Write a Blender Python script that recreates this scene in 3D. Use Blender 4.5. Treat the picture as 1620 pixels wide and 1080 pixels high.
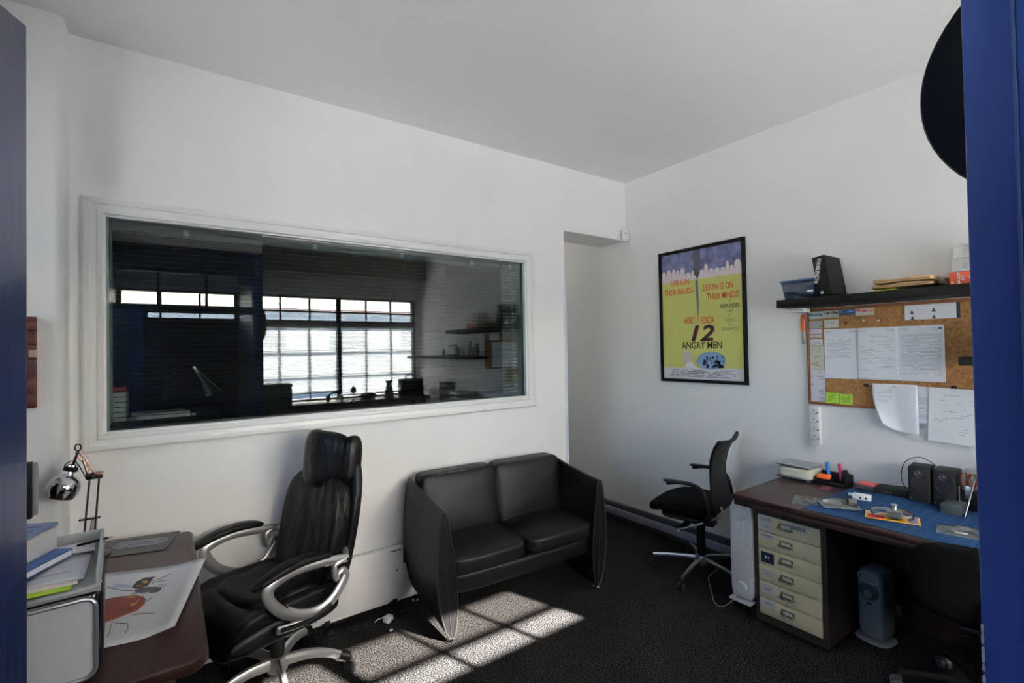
import bpy, bmesh, math, random
from mathutils import Vector, Matrix
random.seed(7)
PI = math.pi
sc = bpy.context.scene
COL = sc.collection
for o in list(bpy.data.objects): bpy.data.objects.remove(o)

# ------------------------------------------------------------------ camera
cam_d = bpy.data.cameras.new('camera'); cam = bpy.data.objects.new('camera', cam_d); COL.objects.link(cam)
cam_d.sensor_width = 36.0; cam_d.lens = 36.0 * 764.5 / 1620.0
cam_d.clip_start = 0.01; cam_d.clip_end = 200
_ax = Vector((1078.0, -6.5, 764.475)).normalized(); _ay = Vector((-542.0, 22.5, 764.475)).normalized()
_az = _ax.cross(_ay)
if _az.y > 0: _az = -_az
rx = Vector((_ax.x, _ay.x, _az.x)); dn = Vector((_ax.y, _ay.y, _az.y)); fw = Vector((_ax.z, _ay.z, _az.z))
m3 = Matrix((rx, -dn, -fw)).transposed()
cam.matrix_world = Matrix.Translation((0, 0, 1.6)) @ m3.to_4x4()
sc.camera = cam

# ------------------------------------------------------------------ world, sun, exposure
SUN_DIR = Vector((-0.353, 1.0, -0.572)).normalized()
w = bpy.data.worlds.new('sky'); sc.world = w; w.use_nodes = True
nt = w.node_tree; nt.nodes.clear()
out = nt.nodes.new('ShaderNodeOutputWorld'); bg = nt.nodes.new('ShaderNodeBackground')
sky = nt.nodes.new('ShaderNodeTexSky'); sky.sky_type = 'NISHITA'; sky.sun_disc = False
sky.sun_elevation = math.asin(-SUN_DIR.z); sky.sun_rotation = math.atan2(-SUN_DIR.x, -SUN_DIR.y)
sky.air_density = 1.0; sky.dust_density = 1.3; sky.ozone_density = .8
bg.inputs[1].default_value = 1.0
nt.links.new(sky.outputs[0], bg.inputs[0]); nt.links.new(bg.outputs[0], out.inputs[0])
sl = bpy.data.lights.new('sun', 'SUN'); sl.energy = 112.0; sl.angle = math.radians(0.53); sl.color = (1.0, 0.965, 0.92)
so = bpy.data.objects.new('sun', sl); COL.objects.link(so)
so.rotation_euler = SUN_DIR.to_track_quat('-Z', 'Y').to_euler(); so.location = (6, -12, 9)
sc.view_settings.view_transform = 'Standard'; sc.view_settings.look = 'None'
sc.view_settings.gamma = 1.0; sc.view_settings.use_curve_mapping = False
sc.view_settings.exposure = 1.2
cy = sc.cycles
cy.max_bounces = 12; cy.diffuse_bounces = 7; cy.glossy_bounces = 6; cy.transparent_max_bounces = 32; cy.transmission_bounces = 8
cy.sample_clamp_indirect = 6.0; cy.use_denoising = True; cy.caustics_reflective = False; cy.caustics_refractive = False
for (px0, px1, pz0, pz1) in ((-0.5, 0.76, 2.03, 2.43), (0.84, 3.36, 0.85, 2.43)):      # daylight portals in the real window openings
    pl = bpy.data.lights.new('window_portal', 'AREA'); pl.shape = 'RECTANGLE'; pl.size = px1 - px0; pl.size_y = pz1 - pz0
    pl.cycles.is_portal = True
    po = bpy.data.objects.new('window_portal', pl); COL.objects.link(po)
    po.location = ((px0 + px1) / 2, -1.60, (pz0 + pz1) / 2); po.rotation_euler = (PI / 2, 0, 0)

pl = bpy.data.lights.new('window_portal', 'AREA'); pl.shape = 'RECTANGLE'; pl.size = 1.4; pl.size_y = 1.0; pl.cycles.is_portal = True  # portal for the added side window
po = bpy.data.objects.new('window_portal', pl); COL.objects.link(po); po.location = (-1.82, 1.55, 2.1); po.rotation_euler = (PI / 2, 0, -PI / 2)
# ------------------------------------------------------------------ materials
_M = {}
def mat(name, col=(.5, .5, .5), rough=.5, metal=0, bump=0, bscale=60, var=0, vscale=8, spec=.5, coat=0, alpha=1, trans=0, stretch=None, bdist=.004):
    if name in _M: return _M[name]
    m = bpy.data.materials.new(name); m.use_nodes = True; n = m.node_tree; b = n.nodes['Principled BSDF']
    b.inputs['Base Color'].default_value = (*col, 1); b.inputs['Roughness'].default_value = rough
    b.inputs['Metallic'].default_value = metal; b.inputs['Specular IOR Level'].default_value = spec
    b.inputs['Coat Weight'].default_value = coat; b.inputs['Alpha'].default_value = alpha; b.inputs['Transmission Weight'].default_value = trans
    tc = n.nodes.new('ShaderNodeTexCoord'); src = tc.outputs['Object']
    if stretch:
        mp = n.nodes.new('ShaderNodeMapping'); mp.inputs['Scale'].default_value = stretch
        n.links.new(src, mp.inputs['Vector']); src = mp.outputs[0]
    if var:
        no = n.nodes.new('ShaderNodeTexNoise'); no.inputs['Scale'].default_value = vscale; no.inputs['Detail'].default_value = 4
        n.links.new(src, no.inputs['Vector'])
        r = n.nodes.new('ShaderNodeValToRGB'); r.color_ramp.elements[0].position = .3; r.color_ramp.elements[1].position = .7
        r.color_ramp.elements[0].color = (*[c * (1 - var) for c in col], 1); r.color_ramp.elements[1].color = (*[min(1, c * (1 + var)) for c in col], 1)
        n.links.new(no.outputs['Fac'], r.inputs[0]); n.links.new(r.outputs[0], b.inputs['Base Color'])
    if bump:
        no = n.nodes.new('ShaderNodeTexNoise'); no.inputs['Scale'].default_value = bscale; no.inputs['Detail'].default_value = 5
        n.links.new(src, no.inputs['Vector'])
        bp = n.nodes.new('ShaderNodeBump'); bp.inputs['Strength'].default_value = bump; bp.inputs['Distance'].default_value = bdist
        n.links.new(no.outputs['Fac'], bp.inputs['Height']); n.links.new(bp.outputs[0], b.inputs['Normal'])
    _M[name] = m; return m

def thin_glass(name, refl=.08, tint=(1, 1, 1), rough=0.0, haze=0.0, hazecol=(.5, .5, .5)):
    if name in _M: return _M[name]
    m = bpy.data.materials.new(name); m.use_nodes = True; n = m.node_tree; n.nodes.clear()
    o = n.nodes.new('ShaderNodeOutputMaterial'); t = n.nodes.new('ShaderNodeBsdfTransparent'); t.inputs[0].default_value = (*tint, 1)
    g = n.nodes.new('ShaderNodeBsdfGlossy'); g.inputs['Roughness'].default_value = rough; g.inputs['Color'].default_value = (1, 1, 1, 1)
    lw = n.nodes.new('ShaderNodeFresnel'); lw.inputs[0].default_value = 1.5
    ma = n.nodes.new('ShaderNodeMath'); ma.operation = 'MULTIPLY_ADD'; ma.inputs[1].default_value = 1.0; ma.inputs[2].default_value = refl; ma.use_clamp = True
    mx = n.nodes.new('ShaderNodeMixShader'); n.links.new(lw.outputs[0], ma.inputs[0]); n.links.new(ma.outputs[0], mx.inputs[0])
    n.links.new(t.outputs[0], mx.inputs[1]); n.links.new(g.outputs[0], mx.inputs[2]); last = mx.outputs[0]
    if haze:
        d = n.nodes.new('ShaderNodeBsdfTranslucent'); d.inputs[0].default_value = (*hazecol, 1)
        m2 = n.nodes.new('ShaderNodeMixShader'); m2.inputs[0].default_value = haze
        n.links.new(last, m2.inputs[1]); n.links.new(d.outputs[0], m2.inputs[2]); last = m2.outputs[0]
    n.links.new(last, o.inputs[0]); _M[name] = m; return m

def translucent(name, col, mixf=.5):
    if name in _M: return _M[name]
    m = bpy.data.materials.new(name); m.use_nodes = True; n = m.node_tree; n.nodes.clear()
    o = n.nodes.new('ShaderNodeOutputMaterial'); t = n.nodes.new('ShaderNodeBsdfTranslucent'); d = n.nodes.new('ShaderNodeBsdfDiffuse')
    t.inputs[0].default_value = (*col, 1); d.inputs[0].default_value = (*col, 1)
    mx = n.nodes.new('ShaderNodeMixShader'); mx.inputs[0].default_value = mixf
    n.links.new(d.outputs[0], mx.inputs[1]); n.links.new(t.outputs[0], mx.inputs[2]); n.links.new(mx.outputs[0], o.inputs[0])
    _M[name] = m; return m

def leather(name, col=(.005, .005, .0055), rough=.36, wr=.5, ws=9, stretch=(1, 1, 1)):
    if name in _M: return _M[name]
    m = bpy.data.materials.new(name); m.use_nodes = True; n = m.node_tree; b = n.nodes['Principled BSDF']
    b.inputs['Base Color'].default_value = (*col, 1); b.inputs['Roughness'].default_value = rough; b.inputs['Specular IOR Level'].default_value = .24
    tc = n.nodes.new('ShaderNodeTexCoord'); mp = n.nodes.new('ShaderNodeMapping'); mp.inputs['Scale'].default_value = stretch
    n.links.new(tc.outputs['Object'], mp.inputs[0])
    no = n.nodes.new('ShaderNodeTexNoise'); no.inputs['Scale'].default_value = ws; no.inputs['Detail'].default_value = 3; no.inputs['Distortion'].default_value = .6
    vo = n.nodes.new('ShaderNodeTexVoronoi'); vo.inputs['Scale'].default_value = 420
    n.links.new(mp.outputs[0], no.inputs['Vector']); n.links.new(tc.outputs['Object'], vo.inputs['Vector'])
    b1 = n.nodes.new('ShaderNodeBump'); b1.inputs['Strength'].default_value = wr; b1.inputs['Distance'].default_value = .02
    b2 = n.nodes.new('ShaderNodeBump'); b2.inputs['Strength'].default_value = .12; b2.inputs['Distance'].default_value = .001
    n.links.new(no.outputs['Fac'], b1.inputs['Height']); n.links.new(vo.outputs['Distance'], b2.inputs['Height'])
    n.links.new(b1.outputs[0], b2.inputs['Normal']); n.links.new(b2.outputs[0], b.inputs['Normal'])
    _M[name] = m; return m

def printed(name, base=(.8, .8, .82), ink=(.25, .25, .27), rows=40, u0=.1, u1=.9, v0=.1, v1=.85, dens=.5, seed=0, cols=30):
    """flat print: broken lines of small text on paper, from UV"""
    if name in _M: return _M[name]
    m = bpy.data.materials.new(name); m.use_nodes = True; n = m.node_tree; b = n.nodes['Principled BSDF']
    b.inputs['Roughness'].default_value = .75; b.inputs['Specular IOR Level'].default_value = .25
    N = lambda t, **k: n.nodes.new(t)
    uv = N('ShaderNodeUVMap'); sx = N('ShaderNodeSeparateXYZ'); n.links.new(uv.outputs[0], sx.inputs[0])
    def M2(op, a, bb, c=None):
        x = N('ShaderNodeMath'); x.operation = op
        for i, q in enumerate((a, bb, c)):
            if q is None: continue
            if isinstance(q, (int, float)): x.inputs[i].default_value = q
            else: n.links.new(q, x.inputs[i])
        return x.outputs[0]
    U, V = sx.outputs[0], sx.outputs[1]
    vr = M2('MULTIPLY', V, rows); fl = M2('FLOOR', vr, 0); fr = M2('SUBTRACT', vr, fl)
    line = M2('GREATER_THAN', fr, .58)
    cx = N('ShaderNodeCombineXYZ'); n.links.new(M2('MULTIPLY', U, cols / 6), cx.inputs[0]); n.links.new(M2('MULTIPLY_ADD', fl, 7.31, seed), cx.inputs[1])
    no = N('ShaderNodeTexNoise'); no.inputs['Scale'].default_value = 1; no.inputs['Detail'].default_value = 3; n.links.new(cx.outputs[0], no.inputs['Vector'])
    g = M2('GREATER_THAN', no.outputs['Fac'], 1 - dens)
    k = M2('MULTIPLY', line, g)
    for a in ((U, 'GREATER_THAN', u0), (U, 'LESS_THAN', u1), (V, 'GREATER_THAN', v0), (V, 'LESS_THAN', v1)): k = M2('MULTIPLY', k, M2(a[1], a[0], a[2]))
    mx = N('ShaderNodeMix'); mx.data_type = 'RGBA'; mx.inputs['A'].default_value = (*base, 1); mx.inputs['B'].default_value = (*ink, 1)
    n.links.new(k, mx.inputs['Factor']); n.links.new(mx.outputs['Result'], b.inputs['Base Color'])
    _M[name] = m; return m

# ------------------------------------------------------------------ mesh builder
class MB:
    def __init__(s): s.v = []; s.f = []; s.uv = {}; s.T = Matrix.Identity(4)
    def pt(s, p): s.v.append(tuple(s.T @ Vector(p))); return len(s.v) - 1
    def at(s, loc=(0, 0, 0), rot=(0, 0, 0), sc_=(1, 1, 1)):
        from mathutils import Euler
        s.T = Matrix.Translation(loc) @ Euler(rot).to_matrix().to_4x4() @ Matrix.Diagonal((*sc_, 1)); return s
    def box(s, x0, x1, y0, y1, z0, z1):
        i = [s.pt((x, y, z)) for z in (z0, z1) for y in (y0, y1) for x in (x0, x1)]
        for q in ((0, 2, 3, 1), (4, 5, 7, 6), (0, 1, 5, 4), (1, 3, 7, 5), (3, 2, 6, 7), (2, 0, 4, 6)): s.f.append([i[k] for k in q])
        return s
    def cb(s, c, d): return s.box(c[0] - d[0] / 2, c[0] + d[0] / 2, c[1] - d[1] / 2, c[1] + d[1] / 2, c[2] - d[2] / 2, c[2] + d[2] / 2)
    def cyl(s, p0, p1, r0, r1=None, n=16, cap=True):
        if r1 is None: r1 = r0
        return s.tube([p0, p1], [r0, r1], n, cap)
    def tube(s, pts, r, n=8, cap=True, closed=False, flat=None):
        P = [Vector(p) for p in pts]; m = len(P)
        R = r if isinstance(r, (list, tuple)) else [r] * m
        rings = []; up = None
        for i, p in enumerate(P):
            if closed: t = (P[(i + 1) % m] - P[i - 1])
            else: t = (P[min(i + 1, m - 1)] - P[max(i - 1, 0)])
            t.normalize()
            if up is None: up = Vector((0, 0, 1)) if abs(t.z) < .9 else Vector((1, 0, 0))
            u = (up - t * up.dot(t))
            if u.length < 1e-4: u = t.orthogonal()
            u.normalize(); up = u; b = t.cross(u)
            fl = flat or 1.0
            rings.append([s.pt(p + (u * math.cos(2 * PI * k / n) + b * fl * math.sin(2 * PI * k / n)) * R[i]) for k in range(n)])
        for i in range(m if closed else m - 1):
            a, c = rings[i], rings[(i + 1) % m]
            for k in range(n): s.f.append([a[k], a[(k + 1) % n], c[(k + 1) % n], c[k]])
        if cap and not closed: s.f.append(rings[0][::-1]); s.f.append(rings[-1])
        return s
    def lathe(s, prof, c=(0, 0, 0), n=24, axis='z', cap=True):
        rings = []
        for (r, h) in prof:
            ring = []
            for k in range(n):
                a = 2 * PI * k / n; x, y = r * math.cos(a), r * math.sin(a)
                p = {'z': (x, y, h), 'y': (x, h, y), 'x': (h, x, y)}[axis]
                ring.append(s.pt((p[0] + c[0], p[1] + c[1], p[2] + c[2])))
            rings.append(ring)
        for a, b in zip(rings, rings[1:]):
            for k in range(n): s.f.append([a[k], a[(k + 1) % n], b[(k + 1) % n], b[k]])
        if cap: s.f.append(rings[0][::-1]); s.f.append(rings[-1])
        return s
    def cush(s, c, h, p=5, n=10, fn=None):
        idx = {}
        def vid(a, b, cc):
            k = (a, b, cc)
            if k in idx: return idx[k]
            q = Vector((a / n * 2 - 1, b / n * 2 - 1, cc / n * 2 - 1))
            q = Vector([math.copysign(math.sin(abs(t) * PI / 2) ** .9, t) if t else 0 for t in q])
            d = (abs(q.x) ** p + abs(q.y) ** p + abs(q.z) ** p) ** (1 / p)
            q = q / d
            q = Vector((q.x * h[0], q.y * h[1], q.z * h[2]))
            if fn: q = Vector(fn(q))
            idx[k] = s.pt(q + Vector(c)); return idx[k]
        for i in range(n):
            for j in range(n):
                s.f.append([vid(i, j, 0), vid(i, j + 1, 0), vid(i + 1, j + 1, 0), vid(i + 1, j, 0)])
                s.f.append([vid(i, j, n), vid(i + 1, j, n), vid(i + 1, j + 1, n), vid(i, j + 1, n)])
                s.f.append([vid(i, 0, j), vid(i + 1, 0, j), vid(i + 1, 0, j + 1), vid(i, 0, j + 1)])
                s.f.append([vid(i, n, j), vid(i, n, j + 1), vid(i + 1, n, j + 1), vid(i + 1, n, j)])
                s.f.append([vid(0, i, j), vid(0, i, j + 1), vid(0, i + 1, j + 1), vid(0, i + 1, j)])
                s.f.append([vid(n, i, j), vid(n, i + 1, j), vid(n, i + 1, j + 1), vid(n, i, j + 1)])
        return s
    def prism(s, poly, a, b, ax='y'):
        """poly 2D extruded from a to b along ax"""
        def P(u, v, t): return {'y': (u, t, v), 'x': (t, u, v), 'z': (u, v, t)}[ax]
        A = [s.pt(P(u, v, a)) for u, v in poly]; B = [s.pt(P(u, v, b)) for u, v in poly]; m = len(poly)
        s.f.append(A); s.f.append(B[::-1])
        for i in range(m): s.f.append([A[i], B[i], B[(i + 1) % m], A[(i + 1) % m]])
        return s
    def sheet(s, fn, nu=1, nv=1, th=0):
        g = [[s.pt(fn(i / nu, j / nv)) for j in range(nv + 1)] for i in range(nu + 1)]
        for i in range(nu):
            for j in range(nv):
                s.uv[len(s.f)] = [(i / nu, j / nv), ((i + 1) / nu, j / nv), ((i + 1) / nu, (j + 1) / nv), (i / nu, (j + 1) / nv)]
                s.f.append([g[i][j], g[i + 1][j], g[i + 1][j + 1], g[i][j + 1]])
        return s
    def build(s, name, m, parent=None, bev=0, seg=2, sub=0, solid=0, ang=35, label=None, kind=None, smooth=True):
        me = bpy.data.meshes.new(name); me.from_pydata(s.v, [], s.f)
        if s.uv:
            ul = me.uv_layers.new(name='UVMap')
            for pi, c in s.uv.items():
                po = me.polygons[pi]
                for li, q in zip(po.loop_indices, c): ul.data[li].uv = q
        bm = bmesh.new(); bm.from_mesh(me)
        if not s.uv: bmesh.ops.recalc_face_normals(bm, faces=bm.faces)
        if bev:
            ed = [e for e in bm.edges if len(e.link_faces) == 2 and e.calc_face_angle(0) > .6]
            bmesh.ops.bevel(bm, geom=ed, offset=bev, segments=seg, profile=.5, affect='EDGES', clamp_overlap=True)
        bm.to_mesh(me); bm.free()
        if smooth:
            for po in me.polygons: po.use_smooth = True
            try: me.set_sharp_from_angle(angle=math.radians(ang))
            except Exception: pass
        me.materials.append(m)
        o = bpy.data.objects.new(name, me); COL.objects.link(o)
        if parent is not None: o.parent = parent
        if sub:
            d = o.modifiers.new('s', 'SUBSURF'); d.levels = sub; d.render_levels = sub
        if solid:
            d = o.modifiers.new('t', 'SOLIDIFY'); d.thickness = solid; d.offset = 0
        if label: o['label'] = label
        if kind: o['kind'] = kind
        return o

def thing(name, label, cat, loc=(0, 0, 0), rz=0, group=None):
    o = bpy.data.objects.new(name, None); COL.objects.link(o); o.empty_display_size = .05
    o.location = loc; o.rotation_euler = (0, 0, rz); o['label'] = label; o['category'] = cat
    if group: o['group'] = group
    return o
def tag(o, label, cat, group=None):
    o['label'] = label; o['category'] = cat
    if group: o['group'] = group
    return o
def solo(mb, name, m, label, cat, loc=(0, 0, 0), rz=0, group=None, **k):
    o = mb.build(name, m, None, **k); o.location = loc; o.rotation_euler = (0, 0, rz); return tag(o, label, cat, group)
def struct(name, mb, m, parent=None, **k):
    o = mb.build(name, m, parent, **k)
    if parent is None: o['kind'] = 'structure'
    return o
def sempty(name, loc=(0, 0, 0), rz=0):
    o = bpy.data.objects.new(name, None); COL.objects.link(o); o.empty_display_size = .05; o.location = loc; o.rotation_euler = (0, 0, rz); o['kind'] = 'structure'; return o
def lettering(parent, body, m, size, loc, rot=(PI / 2, 0, 0), sx=1.0, align='CENTER', th=.0004, bold=0, name='lettering', shear=0, ls=1.0):
    """real flat lettering; in the local frame it faces -Y, runs along +X"""
    c = bpy.data.curves.new('txt', 'FONT'); c.body = body; c.size = size; c.align_x = align; c.align_y = 'CENTER'; c.extrude = th / 2
    c.offset = bold; c.shear = shear; c.space_line = ls; c.resolution_u = 2
    t = bpy.data.objects.new('txt', c); COL.objects.link(t)
    bpy.context.view_layer.update()
    dg = bpy.context.evaluated_depsgraph_get()
    me = bpy.data.meshes.new_from_object(t.evaluated_get(dg)); bpy.data.objects.remove(t)
    me.materials.clear(); me.materials.append(m)
    o = bpy.data.objects.new(name, me); COL.objects.link(o); o.parent = parent; o.location = loc; o.rotation_euler = rot; o.scale = (sx, 1, 1)
    return o
def arc(c, r, a0, a1, n, f=lambda x, y: (x, 0, y)):
    return [f(c[0] + r * math.cos(a0 + (a1 - a0) * i / n), c[1] + r * math.sin(a0 + (a1 - a0) * i / n)) for i in range(n + 1)]
def spline(pts, n=6):
    P = [Vector(p) for p in pts]; o = []
    for i in range(len(P) - 1):
        a = P[max(i - 1, 0)]; b = P[i]; c = P[i + 1]; d = P[min(i + 2, len(P) - 1)]
        for k in range(n):
            t = k / n; o.append(.5 * ((2 * b) + (c - a) * t + (2 * a - 5 * b + 4 * c - d) * t * t + (3 * b - a - 3 * c + d) * t ** 3))
    o.append(P[-1]); return o

# shared materials
white_wall = mat('white_wall_paint', (.87, .87, .855), .75, bump=.06, bscale=35, var=.015, vscale=2)
gloss_white = mat('white_gloss_trim', (.82, .82, .80), .35, bump=.02, bscale=20)
blue_paint = mat('blue_gloss_paint', (.012, .026, .10), .24, bump=.25, bscale=14, stretch=(6, 6, .6), var=.12, vscale=5, coat=.22, bdist=.002)
jamb_blue = mat('jamb_blue_paint', (.040, .095, .36), .55, bump=.25, bscale=14, stretch=(6, 6, .6), var=.12, vscale=5)
navy = mat('navy_paint', (.035, .045, .075), .40, bump=.1, bscale=30)
black_pl = mat('black_plastic', (.005, .005, .0055), .5, bump=.05, bscale=300, spec=.35)
matte_black = mat('matte_black', (.004, .004, .0045), .7, bump=.05, bscale=200, spec=.25)
chrome = mat('chrome', (.75, .75, .74), .12, metal=1)
satin = mat('satin_aluminium', (.62, .62, .61), .32, metal=1, bump=.02, bscale=300)
steel = mat('brushed_steel', (.5, .5, .5), .3, metal=1, bump=.05, bscale=200, stretch=(1, 12, 1))
white_pl = mat('white_plastic', (.78, .78, .76), .4)
paper = mat('white_paper', (.82, .82, .83), .8, spec=.2)
mahog = mat('mahogany_veneer', (.028, .010, .008), .40, var=.35, vscale=3, stretch=(1.5, 14, 14), coat=.12, spec=.35, bump=.02, bscale=30)
mahog_x = mat('mahogany_veneer_long', (.028, .010, .008), .40, var=.35, vscale=3, stretch=(14, 1.5, 14), coat=.12, spec=.35, bump=.02, bscale=30)
darkwood = mat('dark_brown_wood', (.022, .011, .008), .45, var=.3, vscale=4, stretch=(12, 12, 1))
ink = mat('black_ink', (.02, .02, .02), .7)
red_ink = mat('red_ink', (.55, .05, .035), .7)
# ================================================================== STRUCTURE
# carpet
m = bpy.data.materials.new('charcoal_carpet'); m.use_nodes = True; n = m.node_tree; b = n.nodes['Principled BSDF']
tc = n.nodes.new('ShaderNodeTexCoord'); n1 = n.nodes.new('ShaderNodeTexNoise'); n1.inputs['Scale'].default_value = 150; n1.inputs['Detail'].default_value = 2
r1 = n.nodes.new('ShaderNodeValToRGB'); r1.color_ramp.elements[0].position = .42; r1.color_ramp.elements[1].position = .70
r1.color_ramp.elements[0].color = (.003, .003, .0029, 1); r1.color_ramp.elements[1].color = (.066, .063, .062, 1)
n2 = n.nodes.new('ShaderNodeTexNoise'); n2.inputs['Scale'].default_value = 5; mx = n.nodes.new('ShaderNodeMix'); mx.data_type = 'RGBA'; mx.blend_type = 'MULTIPLY'; mx.inputs['Factor'].default_value = .35
n.links.new(tc.outputs['Object'], n1.inputs['Vector']); n.links.new(tc.outputs['Object'], n2.inputs['Vector']); n.links.new(n1.outputs['Fac'], r1.inputs[0])
n.links.new(r1.outputs[0], mx.inputs['A']); n.links.new(n2.outputs['Fac'], mx.inputs['B']); n.links.new(mx.outputs['Result'], b.inputs['Base Color'])
bp = n.nodes.new('ShaderNodeBump'); bp.inputs['Strength'].default_value = .6; bp.inputs['Distance'].default_value = .006; n.links.new(n1.outputs['Fac'], bp.inputs['Height']); n.links.new(bp.outputs[0], b.inputs['Normal'])
b.inputs['Roughness'].default_value = .95; b.inputs['Specular IOR Level'].default_value = .02
carpet = m
H = 3.11; WR = 3.432; YF = -1.48
struct('floor', MB().box(-1.7, WR + .1, YF, 5.7, -.05, 0), carpet, smooth=False)
struct('ceiling', MB().box(-1.8, WR + .15, YF - .12, 5.7, H, H + .1), mat('ceiling_paint', (.88, .88, .865), .85), smooth=False)
struct('wall_right', MB().box(WR, WR + .12, YF - .12, 5.7, 0, H), white_wall, smooth=False)
# back wall with the internal window hole and the open passage
gx0, gx1, gz0, gz1 = -.245, 2.252, 1.243, 2.270
wb = MB().box(-1.7, gx0, 3.0, 3.32, 0, H).box(gx1, 2.672, 3.0, 3.32, 0, H).box(gx0, gx1, 3.0, 3.32, 0, gz0).box(gx0, gx1, 3.0, 3.32, gz1, H).box(2.672, WR, 3.0, 3.32, 2.578, H)
struct('wall_back', wb, white_wall, smooth=False)
struct('trim_1', MB().box(2.657, 2.684, 2.996, 3.06, 0, 2.115), mat('pvc_corner_strip', (.62, .66, .74), .3), bev=.002)      # plastic corner protector
# boxed pier in the left corner, rounded edge
pier = [(-1.7, 3.0), (-1.7, 2.857)] + [(-.376 - .035 + .035 * math.cos(a), 2.857 + .035 + .035 * math.sin(a)) for a in [(-PI / 2) + PI / 2 * k / 6 for k in range(7)]] + [(-.376, 3.0)]
struct('wall_back_pier', MB().prism(pier, 0, H, 'z'), white_wall)
struct('wall_left', MB().box(-1.8, -1.7, .05, .85, 0, H).box(-1.8, -1.7, 2.25, 3.32, 0, H).box(-1.8, -1.7, .85, 2.25, 0, 1.6).box(-1.8, -1.7, .85, 2.25, 2.6, H), white_wall, smooth=False)  # opening left for the added side window
# passage and dark room behind the glass
struct('wall_passage', MB().box(2.58, 2.672, 3.32, 5.6, 0, H), white_wall, smooth=False)
struct('wall_far', MB().box(-1.7, WR, 5.6, 5.7, 0, H), mat('dim_grey_wall', (.35, .34, .32), .8), smooth=False)
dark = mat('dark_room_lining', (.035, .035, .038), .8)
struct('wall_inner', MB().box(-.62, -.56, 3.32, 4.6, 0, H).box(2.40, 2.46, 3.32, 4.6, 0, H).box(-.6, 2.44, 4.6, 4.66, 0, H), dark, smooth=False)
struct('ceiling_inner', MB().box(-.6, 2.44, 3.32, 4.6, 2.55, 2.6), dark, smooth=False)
# front wall of the room left of the door, porch side wall, facade
struct('wall_front', MB().box(-1.7, -.52, .05, .15, 0, H).box(-.52, .84, .05, .15, 2.70, H), white_wall, smooth=False)
struct('wall_porch', MB().box(.775, .838, YF, .0, 0, H).box(-.6, -.52, YF, .05, 0, H), navy, smooth=False)
fac = MB().box(-.6, WR + .1, YF - .12, YF, 2.44, H).box(-.6, .838, YF - .12, YF, 0, .02).box(.775, .90, YF - .12, YF, 0, 2.44).box(3.36, WR + .1, YF - .12, YF, 0, 2.44).box(.9, 3.36, YF - .12, YF, 0, .90)
struct('wall_facade', fac, white_wall, smooth=False)
struct('trim_2', MB().box(.84, WR, YF, YF + .30, 2.74, H), mat('beam_olive', (.30, .30, .25), .7), bev=.004)       # boxed beam over the shop window
pd = thing('passage_fill_lamp', 'round white lamp added deep in the passage to brighten it, out of view', 'lamp', (3.05, 4.75, H))
MB().lathe([(.14, 0), (.14, -.03), (.11, -.06), (0, -.07)], n=28, cap=False).build('diffuser', translucent('fill_lamp_opal', (.8, .8, .78), .5), pd)
pld = bpy.data.lights.new('passage_fill_light', 'POINT'); pld.energy = 2.2; pld.shadow_soft_size = .12; pld.color = (1, .95, .88)  # added light, out of view, that lifts the passage
plo = bpy.data.objects.new('passage_fill_light', pld); COL.objects.link(plo); plo.location = (3.05, 4.75, H - .22)
# ---- internal window casing, glass
win = sempty('window_1', (0, 3.0, 0))
prof = [(0, 0), (0, .020), (.010, .026), (.028, .026), (.034, .020), (.052, .017), (.060, .022), (.074, .022), (.080, .012), (.088, .010), (.088, 0)]   # outer -> inner, projection
ox0, ox1, oz0, oz1 = gx0 - .088, gx1 + .088, gz0 - .088, gz1 + .088
def casing(A, B, ia, ib):
    mb = MB(); ra = []; rb = []
    A, B, ia, ib = [Vector(q) for q in (A, B, ia, ib)]
    for d, h in prof:
        t = d / .088
        pa = A + (ia - A) * t; pb = B + (ib - B) * t
        ra.append(mb.pt((pa.x, -h - .0005, pa.y))); rb.append(mb.pt((pb.x, -h - .0005, pb.y)))
    for i in range(len(prof) - 1): mb.f.append([ra[i], ra[i + 1], rb[i + 1], rb[i]])
    mb.f.append(ra); mb.f.append(rb[::-1]); mb.f.append([ra[-1], ra[0], rb[0], rb[-1]])
    return mb
C4 = [(ox0, oz0), (ox1, oz0), (ox1, oz1), (ox0, oz1)]; I4 = [(gx0, gz0), (gx1, gz0), (gx1, gz1), (gx0, gz1)]
for k in range(4): casing(C4[k], C4[(k + 1) % 4], I4[k], I4[(k + 1) % 4]).build('casing', gloss_white, win, ang=20)
MB().box(gx0 + .002, gx1 - .002, .022, .028, gz0 + .002, gz1 - .002).build('glass_pane', thin_glass('internal_glass', refl=.03, tint=(.80, .86, .85)), win, smooth=False)
MB().box(gx0, gx0 + .010, .012, .03, gz0, gz1).box(gx1 - .006, gx1, .012, .03, gz0, gz1).build('glazing_bead', mat('glass_edge_green', (.16, .25, .22), .2), win, smooth=False)
MB().box(gx0, gx1, .03, .318, gz0 - .0, gz0 + .012).build('inner_sill', mat('inner_sill_dark', (.10, .10, .10), .5), win, smooth=False)
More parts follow.
